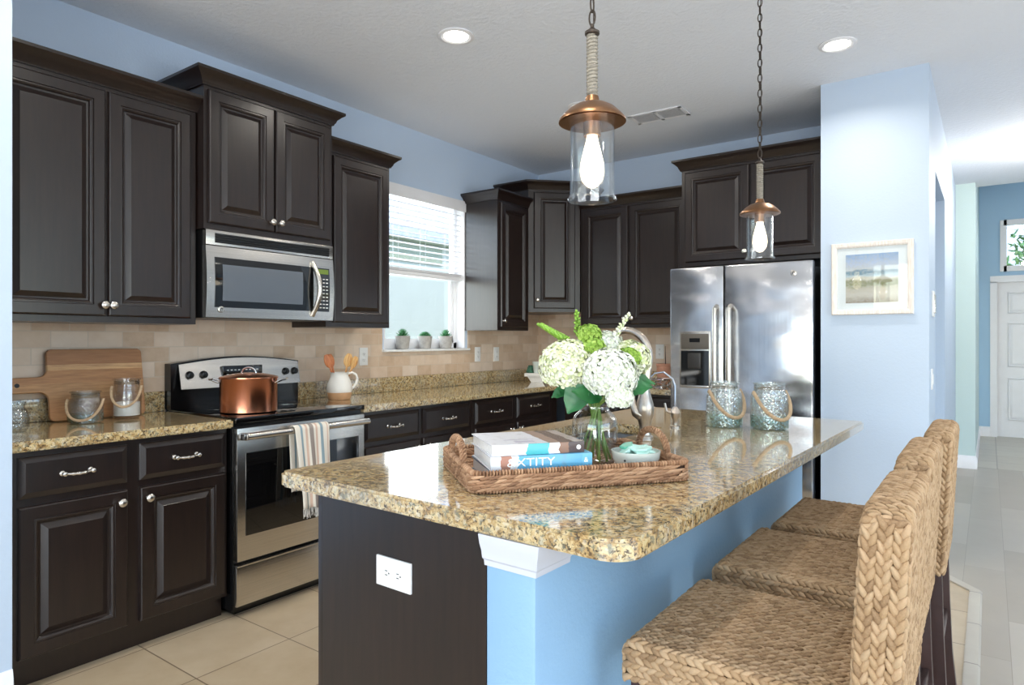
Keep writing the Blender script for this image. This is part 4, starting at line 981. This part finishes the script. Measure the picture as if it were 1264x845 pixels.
# jug with utensils
JX, JY = .235, 2.635
t = thing('utensil_jug', 'white and tan ceramic jug holding wooden spoons beside the range', 'jug', (JX, JY, .9145), R(60))
MB().lathe([(.062, 0), (.066, .004), (.074, .045)], seg=44, cap1=False).build('base_band', 'ceramic_tan', t)
MB().lathe([(.074, .0455), (.077, .062), (.073, .095), (.060, .125), (.053, .145), (.054, .163), (.057, .166), (.051, .166), (.048, .145), (.056, .12), (.070, .09), (.07, .05), (.0, .045)], seg=44, cap0=False, cap1=False).build('vessel', 'ceramic', t, ang=60)
MB().tube([(.050, 0, .155), (.075, 0, .163), (.100, 0, .150), (.108, 0, .125), (.100, 0, .095), (.082, 0, .070), (.070, 0, .062)], [.007, .0075, .0075, .0075, .0075, .007, .006], 10).build('handle', 'ceramic', t)
def spoon(label, dx, dy, ang, tilt, L, hw_, hh_, mat, slot=False):
    o_ = thing('wooden_spoon', label, 'spoon', (JX+dx, JY+dy, .9145+.055), ang, 'wooden utensils in the jug')
    mb = MB(); vs = []; n_ = 14
    zs = [0, L*.3, L*.6]+[L*.6+hh_*i/8 for i in range(1, 9)]
    ws = [.004, .005, .006]+[.006+(hw_-.006)*math.sin(math.pi*min(1, (i/8)*.95+.02))**.7 for i in range(1, 9)]
    ds = [.004, .004, .005]+[.005]*8
    for z_, w_, d_ in zip(zs, ws, ds):
        for k in range(n_): a = 2*math.pi*k/n_; vs.append((w_*math.cos(a), d_*math.sin(a)+(.010*((z_-L*.6)/hh_-.5)**2 if z_ > L*.6 else 0), z_))
    fs = []
    for i in range(len(zs)-1):
        for k in range(n_): a = i*n_+k; b_ = i*n_+(k+1) % n_; fs.append((a, b_, b_+n_, a+n_))
    fs += [tuple(range(n_))[::-1], tuple((len(zs)-1)*n_+k for k in range(n_))]
    mb.add(vs, fs); ob = mb.build('spoon_body', mat, o_); ob.rotation_euler = (0, tilt, 0); return o_
spoon('dark reddish wooden spoon leaning left in the ceramic jug', -.006, -.012, R(62), R(-17), .24, .024, .085, 'spoon')
spoon('pale striped wooden spoon leaning right in the ceramic jug', .006, .012, R(62), R(12), .24, .027, .085, 'spoon2')
spoon('pale slotted wooden spatula at the right rim of the jug', .002, .026, R(66), R(22), .235, .022, .08, 'spoon2')
spoon('slim reddish wooden spoon behind the dark one in the jug', -.014, -.004, R(62), R(-12), .245, .020, .08, 'spoon')

# succulents on the sill
def succulent(y, label, kind):
    t = thing('potted_succulent', label, 'plant', (-.025, y, wz0+.0005), 0, 'succulents on the window sill')
    MB().lathe([(.040, 0), (.044, .003), (.056, .092), (.056, .096), (.050, .096), (.050, .08), (0, .078)], seg=32, cap1=False).build('pot', 'concrete', t)
    MB().lathe([(0, .082), (.03, .084), (.049, .080)], seg=24, cap0=False, cap1=False).build('soil', 'soil', t)
    mb = MB(); rn = random.Random(int(y*100))
    n_ = 26 if kind else 34
    for i in range(n_):
        a = i*2.399; e = (i/n_)
        el = R(15+65*(1-e)) if kind else R(8+62*(1-e)); L_ = (.030+.020*(e)) if kind == 0 else .048
        tdir = np.array((math.cos(a)*math.cos(el), math.sin(a)*math.cos(el), math.sin(el)))
        nn = np.array((-math.cos(a)*math.sin(el), -math.sin(a)*math.sin(el), math.cos(el)))
        p0 = np.array((0, 0, .088+.01*(1-e)))+tdir*L_*.55
        lobe(mb, p0, tdir, nn, L_*.62, .010 if kind == 0 else .006, .004)
    mb.build('leaves', 'succ', t, ang=180)
succulent(3.425, 'spiky succulent in grey concrete pot, left on the window sill', 1)
succulent(3.66, 'low rosette succulent in grey concrete pot, middle on the window sill', 0)
succulent(3.895, 'tall spiky succulent in grey concrete pot, right on the window sill', 2)

# corner dish with sponge and cup
t = thing('footed_dish', 'white ribbed footed dish on the counter at the room corner', 'dish', (.30, 4.72, .9145), R(20))
MB().prism([(-.05, 0), (.05, 0), (.085, .05), (-.085, .05)], -.045, .045, 'y').box(-.105, .105, -.06, .06, .05, .078).build('body', 'ceramic', t, smooth=False)
t = thing('scrub_sponge', 'dark green mossy ball in the white dish', 'sponge', (.232, 4.708, .9925)); mb = MB()
for i in range(160):
    a = random.uniform(0, 6.28); e = random.uniform(0, 1.2); lobe(mb, (.030*math.cos(a)*math.cos(e), .030*math.sin(a)*math.cos(e), .006+.055*math.sin(e)), (random.uniform(-1, 1), random.uniform(-1, 1), 1), (math.cos(a), math.sin(a), .5), .012, .008, .005, True)
tag(t); mb.lathe([(.03, 0), (.034, .02), (.015, .05), (0, .055)], seg=16, cap1=False).build('moss', 'dgreen', t)
t = thing('drinking_cup', 'pale blue-white flared cup standing in the white dish', 'cup', (.300, 4.692, .9925))
MB().lathe([(.020, 0), (.022, .004), (.034, .098), (.032, .098), (.020, .006), (0, .006)], seg=28, cap0=True, cap1=False).build('cup_body', 'bowl', t)
# by the fridge
t = thing('wire_basket', 'silver wire basket on the back counter beside the refrigerator', 'basket', (1.33, 4.82, .9145), R(4)); mb = MB()
for zz, s_ in ((.004, .8), (.06, 1)): mb.tube([(x_*s_, y_*s_, zz) for x_, y_ in rrect(-.12, .12, -.09, .09, (.03,)*4, 4)], .003, 6, closed=True)
P0 = rrect(-.12, .12, -.09, .09, (.03,)*4, 4)
for i in range(0, len(P0), 1):
    a = P0[i]; c_ = P0[(i+2) % len(P0)]; mb.tube([(a[0]*.8, a[1]*.8, .004), (c_[0], c_[1], .06)], .0018, 5); mb.tube([(a[0], a[1], .06), (c_[0]*.8, c_[1]*.8, .004)], .0018, 5)
mb.build('wire', 'chrome', t)
t = thing('terracotta_crock', 'salmon terracotta crock on the back counter beside the refrigerator', 'crock', (1.325, 5.03, .9145))
MB().lathe([(.055, 0), (.062, .01), (.066, .15), (.07, .155), (.07, .17), (.062, .17), (.058, .02), (0, .02)], seg=32, cap1=False).build('vessel', 'terra', t)
t = thing('candle_stick', 'thin dark stem standing in the salmon crock', 'stick', (1.325, 5.03, .937)); MB().tube([(0, 0, 0), (.004, 0, .15), (.0, .004, .29)], [.004, .004, .002], 8).build('rod', 'wood_dark', t)

# ------------------------------------------------------------------ faucets (island)
x_, y_, _ = I(.532, 1.19)
t = thing('kitchen_faucet', 'tall brushed nickel gooseneck faucet behind the flowers', 'faucet', (x_, y_, .9145), ISR+R(0))
MB().lathe([(.031, 0), (.031, .006), (.024, .012), (.021, .03), (.022, .05), (.030, .075), (.034, .10), (.032, .125), (.024, .15), (.019, .17), (.0165, .20)], seg=28).build('base', 'steel_b', t)
pts = [(0, 0, .17), (.012, 0, .26)]+[(-.077+.095*math.cos(R(a)), 0, .30+.10*math.sin(R(a))) for a in range(0, 181, 15)]+[(-.174, 0, .27)]
MB().tube(pts, [.0165, .0145]+[.0135]*13+[.013], 14).build('spout', 'steel_b', t)
MB().lathe([(.014, .27), (.018, .262), (.019, .20), (.015, .19)], (-.174, 0, 0), 20).build('spray_head', 'steel_b', t)
MB().tube([(-.008, -.01, .085), (-.026, -.018, .095), (-.038, -.020, .120), (-.040, -.020, .145), (-.036, -.020, .170)], [.024, .020, .014, .009, .007], 12).build('lever', 'steel_b', t)
x_, y_, _ = I(.50, 1.535)
t = thing('filter_faucet', 'small silver filtered-water tap with thin curved spout on island', 'faucet', (x_, y_, .9145), ISR)
MB().lathe([(.022, 0), (.022, .006), (.012, .010), (.011, .03), (.020, .045), (.022, .06), (.014, .075), (.008, .085)], seg=24).build('base', 'steel_b', t)
pts = [(0, 0, .08), (0, 0, .17), (-.010, 0, .20), (-.05, 0, .228), (-.09, 0, .222), (-.12, 0, .195)]
MB().tube(pts, .0045, 10).build('spout', 'chrome', t)
MB().tube([(-.015, -.012, .06), (-.030, -.02, .068), (-.036, -.022, .10)], [.008, .006, .004], 8).build('lever', 'steel_b', t)

# jars on the island
for lx, ly, lb, an in ((.648, 1.70, 'left aqua crackled glass jar with rope handle on the island', R(-38)), (.822, 1.735, 'right aqua crackled glass jar with rope handle at island far end', R(-40))):
    jar(lb, I(lx, ly, .9145), .074, .188, .058, ('glass_aqua', 'glass_base'), drop=.108, ang=an, group='aqua jars on the island', rope=.007)

# ------------------------------------------------------------------ tray
TA = ISR+math.atan2(.449, .334)
tx, ty, _ = I(.620, .118)
def T(u, v, z): return (tx+math.cos(TA)*u-math.sin(TA)*v, ty+math.sin(TA)*u+math.cos(TA)*v, z)
t = thing('woven_tray', 'rectangular woven seagrass tray with looped handles on the island', 'tray', (tx, ty, .9145), TA)
TW, TD, TH = .57, .40, .048
MB().prism(rrect(.006, TW-.006, .006, TD-.006, (.03,)*4), 0.001, .008).build('base', 'straw_base', t)
fl = MB()
for k in range(18):
    def ff(s, lane): return (s, lane, .009), (1, 0, 0), (0, 0, 1)
    braid(fl, ff, .015, TW-.015, .02+k*(TD-.04)/17, .022, pitch=.022, L=.016, W=.006, H=.002)
fl.build('floor_weave', 'straw_tray', t, ang=180)
per = rrect(0, TW, 0, TD, (.03,)*4, 6)
cum = [0]; PP = [Vector((a, b_, 0)) for a, b_ in per]
for i in range(len(PP)): cum.append(cum[-1]+(PP[(i+1) % len(PP)]-PP[i]).length)
TOT = cum[-1]
def perim(s):
    s = s % TOT; i = 0
    while cum[i+1] < s: i += 1
    a, b_ = PP[i], PP[(i+1) % len(PP)]; d_ = (b_-a).normalized(); return a+d_*(s-cum[i]), d_
sd = MB(); sd.sweep(per, [(-.004, 0), (.001, 0), (.001, TH-.006), (-.004, TH-.006)], closed=True)
sd.build('side_wall', 'straw_base', t)
wv = MB()
for lay in range(4):
    s = lay*.009
    while s < TOT:
        p, d_ = perim(s); nn = Vector((d_.y, -d_.x, 0)); z_ = .0115+lay*.0092
        tt = d_+Vector((0, 0, .20))
        for sg in (1, -1): lobe(wv, (p.x+nn.x*.001*sg+nn.x*(.003 if sg > 0 else -.006), p.y+nn.y*.001*sg+nn.y*(.003 if sg > 0 else -.006), z_+random.uniform(-.001, .001)), tuple(tt), tuple(nn*sg), .0195, .0044, .0042)
        s += .0205
s = 0
while s < TOT:
    p, d_ = perim(s); nn = Vector((d_.y, -d_.x, 0))
    lobe(wv, (p.x+nn.x*.002, p.y+nn.y*.002, .0045), tuple(nn), (0, 0, 1), .0065, .0038, .0045)
    lobe(wv, (p.x-nn.x*.001, p.y-nn.y*.001, TH), tuple(nn+Vector((0, 0, .3))), (0, 0, 1), .0100, .0036, .0080)
    s += .0078
wv.build('weave', 'straw_tray', t, ang=180)
for u0 in (0, TW):
    hd = MB(); n_ = 60; ctr = [Vector((u0, TD/2-.085*math.cos(math.pi*i/n_), TH-.008+.066*math.sin(math.pi*i/n_)**.75)) for i in range(n_+1)]
    hd.tube(ctr[::4], .0075, 8)
    for i in range(n_):
        d_ = (ctr[i+1]-ctr[i]).normalized()
        for q in range(5):
            a = q*2*math.pi/5+i*.5; n1 = Vector((1, 0, 0)); n2 = d_.cross(n1); rad = n1*math.cos(a)+n2*math.sin(a); tan = -n1*math.sin(a)+n2*math.cos(a)
            lobe(hd, tuple(ctr[i]+rad*.0078), tuple(tan+d_*.4), tuple(rad), .0062, .0026, .0022, True)
    hd.build('handle', 'straw_tray', t, ang=180)

# books (spine towards the near long side of the tray, local -y)
def cover(name, stops):
    m, nt, bs = new_mat(name); tc = N(nt, 'ShaderNodeTexCoord'); sx = N(nt, 'ShaderNodeSeparateXYZ'); nt.links.new(tc.outputs['Object'], sx.inputs[0])
    ad = N(nt, 'ShaderNodeMath', operation='MULTIPLY_ADD'); nz = noise(nt, coords(nt, (1, 1, 3)), 18, 4); ad.inputs[1].default_value = .02
    nt.links.new(nz.outputs[0], ad.inputs[0]); nt.links.new(sx.outputs[0], ad.inputs[2])
    mr = N(nt, 'ShaderNodeMapRange'); mr.inputs['From Min'].default_value = .01; mr.inputs['From Max'].default_value = .26; nt.links.new(ad.outputs[0], mr.inputs[0])
    r_ = ramp(nt, [(a, s2l(*c_)) for a, c_ in stops], mr.outputs[0], 'CONSTANT'); f2 = noise(nt, coords(nt), 45, 4)
    c_ = mix(nt, ramp(nt, [(.55, (0, 0, 0, 1)), (.75, (.35, .35, .35, 1))], f2.outputs[0]).outputs[0], r_.outputs[0], s2l(120, 110, 104))
    nt.links.new(c_, bs.inputs['Base Color']); setin(bs, Roughness=.25); return m
C1 = cover('white_teal_brown_cover', [(0, (226, 228, 232)), (.36, (78, 178, 184)), (.58, (226, 228, 232)), (.70, (142, 108, 90)), (.80, (84, 72, 72))])
C2 = cover('pale_and_blue_cover', [(0, (222, 226, 230)), (.10, (172, 126, 108)), (.20, (218, 222, 226)), (.27, (98, 168, 204)), (.94, (110, 178, 212))])
C3 = cover('blue_grey_pictured_cover', [(0, (92, 116, 134)), (.12, (176, 150, 122)), (.25, (214, 222, 226)), (.45, (160, 150, 146)), (.8, (196, 196, 192))])
C1T = cover('white_and_brown_front_cover', [(0, (228, 228, 232)), (.58, (168, 146, 132)), (.72, (128, 112, 104)), (.86, (186, 176, 168))])
def book(label, u, v, z, L_, D_, h_, cov, rot=0, top=None):
    x, y, _ = T(u, v, 0); o_ = thing('book', label, 'book', (x, y, z), TA+rot, 'books stacked in the tray')
    MB().cham(0, L_, 0, .004, 0, h_, .0015).build('spine', cov, o_)
    MB().box(0, L_, .002, D_, 0, .0025).build('back_cover', cov, o_, smooth=False)
    MB().box(0, L_, .002, D_, h_-.0025, h_).build('front_cover', top or cov, o_, smooth=False)
    MB().box(.004, L_-.004, .004, D_-.005, .0025, h_-.0025).build('pages', 'pages', o_, smooth=False)
    return o_
bz = .927
b3 = book('bottom book of the stack with blue-grey pictured cover', .050, .028, bz, .262, .225, .034, C3)
b2 = book('middle book of the stack with bright blue lettered spine', .048, .028, bz+.0345, .262, .222, .034, C2, R(-1))
b1 = book('top book of the stack, white cover with teal block', .052, .032, bz+.069, .242, .215, .027, C1, R(1), C1T)
text('spine_lettering', '&XTITY', .029, 'plastic', b2, (.102, -.0005, .017), (R(90), 0, 0), sx=1.25)
text('spine_mark', '&', .018, 'plastic', b2, (.245, -.0005, .017), (R(90), 0, 0))
MB().lathe([(.006, 0), (.006, .0005)], (.226, -.0001, .0135), 20, '-y').build('publisher_dot', 'plastic', b1)
MB().box(.07, .12, .03, .05, .0271, .0274).box(.05, .13, .07, .076, .0271, .0274).build('cover_print', plain('print_grey', (150, 146, 160), .5, var=(60, .2)), b1, smooth=False)

# bowl of sea glass
bx, by, _ = T(.470, .105, 0)
t = thing('sea_glass_bowl', 'pale glazed bowl of sea glass at the right of the tray', 'bowl', (bx, by, .9265))
MB().lathe([(.034, 0), (.036, .003), (.052, .015), (.062, .034), (.0655, .052), (.0655, .055), (.061, .055), (.058, .036), (.048, .018), (.03, .008), (0, .007)], seg=40, cap1=False).build('bowl_body', 'bowl', t)
MB().lathe([(.003, 0), (.003, .001)], (0.0, -.0655, .036), 8, '-y').build('speck', 'slot', t)
rn = random.Random(5)
for i in range(14):
    a = i*2.4; rr_ = .040*math.sqrt((i % 9+.3)/9); big = i in (3, 9, 12)
    o_ = thing('sea_glass_piece', ('deep green frosted sea glass piece heaped in the pale bowl' if i % 3 == 0 else 'pale aqua frosted sea glass piece heaped in the pale bowl'), 'sea glass', (bx+rr_*math.cos(a), by+rr_*math.sin(a), .9265+.046+.008*(i//5)+.004*(i in (3, 9, 12))), rn.uniform(0, 6), ('deep green sea glass in the bowl' if i % 3 == 0 else 'pale aqua sea glass in the bowl'))
    o_.rotation_euler = (rn.uniform(-.5, .5), rn.uniform(-.5, .5), rn.uniform(0, 6))
    pl = [(rn.uniform(.7, 1)*.027*math.cos(q*1.256), rn.uniform(.7, 1)*.021*math.sin(q*1.256)) for q in range(5)]
    g_ = MB().prism(pl, -.004, .004).build('chip', 'frost_a' if i % 3 == 0 else 'frost_b', o_); md = g_.modifiers.new('b', 'BEVEL'); md.width = .0022; md.segments = 2

# ------------------------------------------------------------------ vase and flowers
vx, vy, _ = T(.375, .235, 0); vz = .9265; vx += .0227; vy += .0165
t = thing('flower_vase', 'clear glass jar vase holding the white hydrangeas in the tray', 'vase', (vx, vy, vz))
MB().lathe([(.001, .0), (.055, 0), (.062, .004), (.065, .014), (.065, .105), (.063, .124), (.056, .140), (.043, .151), (.038, .165), (.041, .170), (.038, .170), (.035, .165), (.040, .149), (.053, .138), (.060, .122), (.062, .105), (.062, .014), (.055, .006), (.001, .005)], seg=44, cap0=False, cap1=False).build('vessel', 'glass', t, ang=60)
def floret_head(mb, c, r_, n, seed, squash=.90, ps=.0128):
    rn = random.Random(seed); cols = []
    for i in range(n):
        z_ = 1-2*(i+.5)/n
        if z_ < -.72: continue
        a = i*2.39996+rn.uniform(-.08, .08); q = math.sqrt(1-z_*z_); nn = Vector((q*math.cos(a), q*math.sin(a), z_))
        rr_ = r_*(1+rn.uniform(-.07, .07)+.05*math.sin(a*3)*q); p = Vector(c)+Vector((nn.x*rr_, nn.y*rr_, nn.z*rr_*squash))
        nn = (nn+Vector((rn.uniform(-.25, .25), rn.uniform(-.25, .25), rn.uniform(-.2, .3)))).normalized()
        tx_ = nn.orthogonal().normalized(); ty_ = nn.cross(tx_); a0 = rn.uniform(0, 1.57); s_ = ps*rn.uniform(.8, 1.2)
        vs = []; fs = []
        for k in range(4):
            b_ = a0+k*math.pi/2; d_ = tx_*math.cos(b_)+ty_*math.sin(b_); e_ = -tx_*math.sin(b_)+ty_*math.cos(b_); o_ = len(vs)
            vs += [p+nn*.001, p+d_*s_*.5+e_*s_*.42+nn*.002, p+d_*s_*.95+e_*s_*.30+nn*s_*.05, p+d_*s_*1.12-nn*s_*.02, p+d_*s_*.95-e_*s_*.30+nn*s_*.05, p+d_*s_*.5-e_*s_*.42+nn*.002, p+d_*s_*.6-nn*s_*.10]
            fs += [(o_, o_+1, o_+6), (o_+1, o_+2, o_+6), (o_+2, o_+3, o_+6), (o_+3, o_+4, o_+6), (o_+4, o_+5, o_+6), (o_+5, o_, o_+6)]
        mb.add(vs, fs)
def leaf_mesh(L_, W_, droop=.3, fold=.25, n=10):
    mb = MB(); vs = []; fs = []
    for i in range(n+1):
        u = i/n; w_ = W_*math.sin(math.pi*u**.8)**.85*(1-.15*u) if 0 < u < 1 else .0008
        z_ = -droop*L_*u*u
        for k in range(5):
            a = (k-2)/2; vs.append((L_*u, a*w_+.002*math.sin(u*20)*a, z_+fold*w_*abs(a)+.0015*math.sin(u*24+k)))
    for i in range(n):
        for k in range(4): a = i*5+k; fs.append((a, a+1, a+6, a+5))
    m2 = len(vs); vs += [(x, y, z-.0008) for x, y, z in vs]; fs += [tuple(q+m2 for q in f[::-1]) for f in fs]
    return mb.add(vs, fs)
vmo = Vector((vx, vy, vz+.165)); camr = Vector((math.cos(R(35.9)), math.sin(R(35.9)), 0)); camf = Vector((-math.sin(R(35.9)), math.cos(R(35.9)), 0))
def flower(name, label, cat, right, fwd, up, r_, mat, n=190, seed=1, group='hydrangeas in the vase', leaves=(), foot=(0, 0)):
    c = Vector((vx, vy, vz))+camr*right+camf*fwd+Vector((0, 0, up))
    t = thing(name, label, cat, (vx, vy, vz+.012), 0, group); base_ = Vector((vx, vy, vz+.012)); cl = c-base_
    f_ = Vector((.046*math.cos(seed*2.4), .046*math.sin(seed*2.4), 0))
    mouth = Vector((cl.x*.12, cl.y*.12, .15))
    pts = [f_.lerp(mouth, k/6) for k in range(7)]+[mouth.lerp(cl, k/4)+Vector((0, 0, .01*math.sin(k*.8))) for k in range(1, 4)]+[cl]
    MB().tube(pts, .0034, 8).build('stem', 'stem', t)
    hd = MB(); floret_head(hd, cl, r_, n, seed); 
    MB().lathe([(.001, -r_*.6), (r_*.55, -r_*.45), (r_*.80, 0), (r_*.6, r_*.5), (.001, r_*.68)], tuple(cl), 16, cap0=False, cap1=False).build('flower_core', 'stem', t)
    hd.build('flower_head', mat, t, smooth=False)
    for (rr_, ff_, uu_, dr, df_, du, L_, W_, dp_) in leaves:
        d_ = (camr*dr+camf*df_+Vector((0, 0, du))).normalized(); nz_ = (-camf*.8+Vector((0, 0, .6))); nz_ = (nz_-d_*nz_.dot(d_)).normalized(); yy_ = nz_.cross(d_)
        l_ = leaf_mesh(L_, W_, dp_).build('leaf', 'leaf', t); mt = Matrix((d_, yy_, nz_)).transposed().to_4x4()
        mt.translation = camr*rr_+camf*ff_+Vector((0, 0, uu_-.012)); l_.matrix_local = mt
    return t
flower('hydrangea', 'large cream hydrangea bloom at the left of the bouquet', 'flower', -.078, .0, .278, .079, 'petal_g', 400, 11, leaves=((-.035, -.05, .228, -.50, -.1, -.8, .092, .040, .12), (-.075, -.01, .215, -.8, 0, -.35, .055, .020, .2)), foot=(.01, 0))
flower('hydrangea', 'full white hydrangea bloom at the front of the bouquet', 'flower', .032, -.055, .258, .074, 'petal', 390, 12, leaves=((.012, -.065, .190, -.85, -.1, .30, .085, .032, .15),), foot=(0, .02))
flower('hydrangea', 'cream hydrangea bloom at the right of the bouquet', 'flower', .104, .035, .295, .058, 'petal_g', 240, 13, leaves=((.045, -.03, .215, .93, 0, .10, .115, .038, .12), (.075, .0, .245, .95, 0, -.12, .10, .026, .1)))
flower('hydrangea', 'white hydrangea bloom at the back top of the bouquet', 'flower', .036, .05, .330, .050, 'petal', 190, 14, leaves=((.02, .05, .22, .2, .9, .1, .08, .03, .3),))
flower('hydrangea', 'small white hydrangea cluster drooping lowest at the front of bouquet', 'flower', .054, -.095, .198, .034, 'petal', 90, 15)
flower('lime_bloom', 'lime green bloom at the top of the bouquet', 'flower', -.014, .01, .366, .030, 'petal_l', 110, 16, group='green fillers in the vase')
flower('lime_bloom', 'lime green filler bloom low between the cream and white hydrangeas', 'flower', -.004, -.015, .325, .030, 'petal_l', 100, 17, group='green fillers in the vase')
flower('lime_bloom', 'lime green filler bloom right of the front white hydrangea', 'flower', .092, -.025, .300, .030, 'petal_l', 90, 18, group='green fillers in the vase')
def sprig(label, right, fwd, up, L_, lean, mat, n, sz, seed):
    base_ = Vector((vx, vy, vz+.012)); t = thing('flower_sprig', label, 'flower', tuple(base_), 0, 'sprigs in the vase')
    c = camr*right+camf*fwd+Vector((0, 0, up)); top = c+(camr*lean+Vector((0, 0, 1))).normalized()*L_
    MB().tube([Vector((-c.x*.2, -c.y*.2, 0)), Vector((c.x*.15, c.y*.15, .15)), c.lerp(top, .3), top], [.0022, .002, .0016, .001], 6).build('stem', 'stem', t)
    mb = MB(); rn = random.Random(seed)
    for i in range(n):
        u = i/n; p = c.lerp(top, u); a = i*2.4; d_ = Vector((math.cos(a), math.sin(a), .7)); q = p+d_*sz*(1-.55*u)
        lobe(mb, tuple(q), tuple(d_), tuple(Vector((-math.sin(a), math.cos(a), .2))), sz*(1.1-.5*u), sz*.55, sz*.5, True)
    mb.build('buds', mat, t, ang=180); return t
sprig('drooping lime green bud spike at the upper left of the bouquet', -.085, .02, .335, .085, -1.5, 'lime', 90, .0105, 1)
sprig('upright pale budded sprig at the top centre-left of the bouquet', -.043, .04, .345, .08, -.05, 'lime', 24, .0085, 2)
sprig('pale budded sprig leaning right above the bouquet', .064, .04, .345, .085, .6, 'petal_g', 24, .0080, 3)
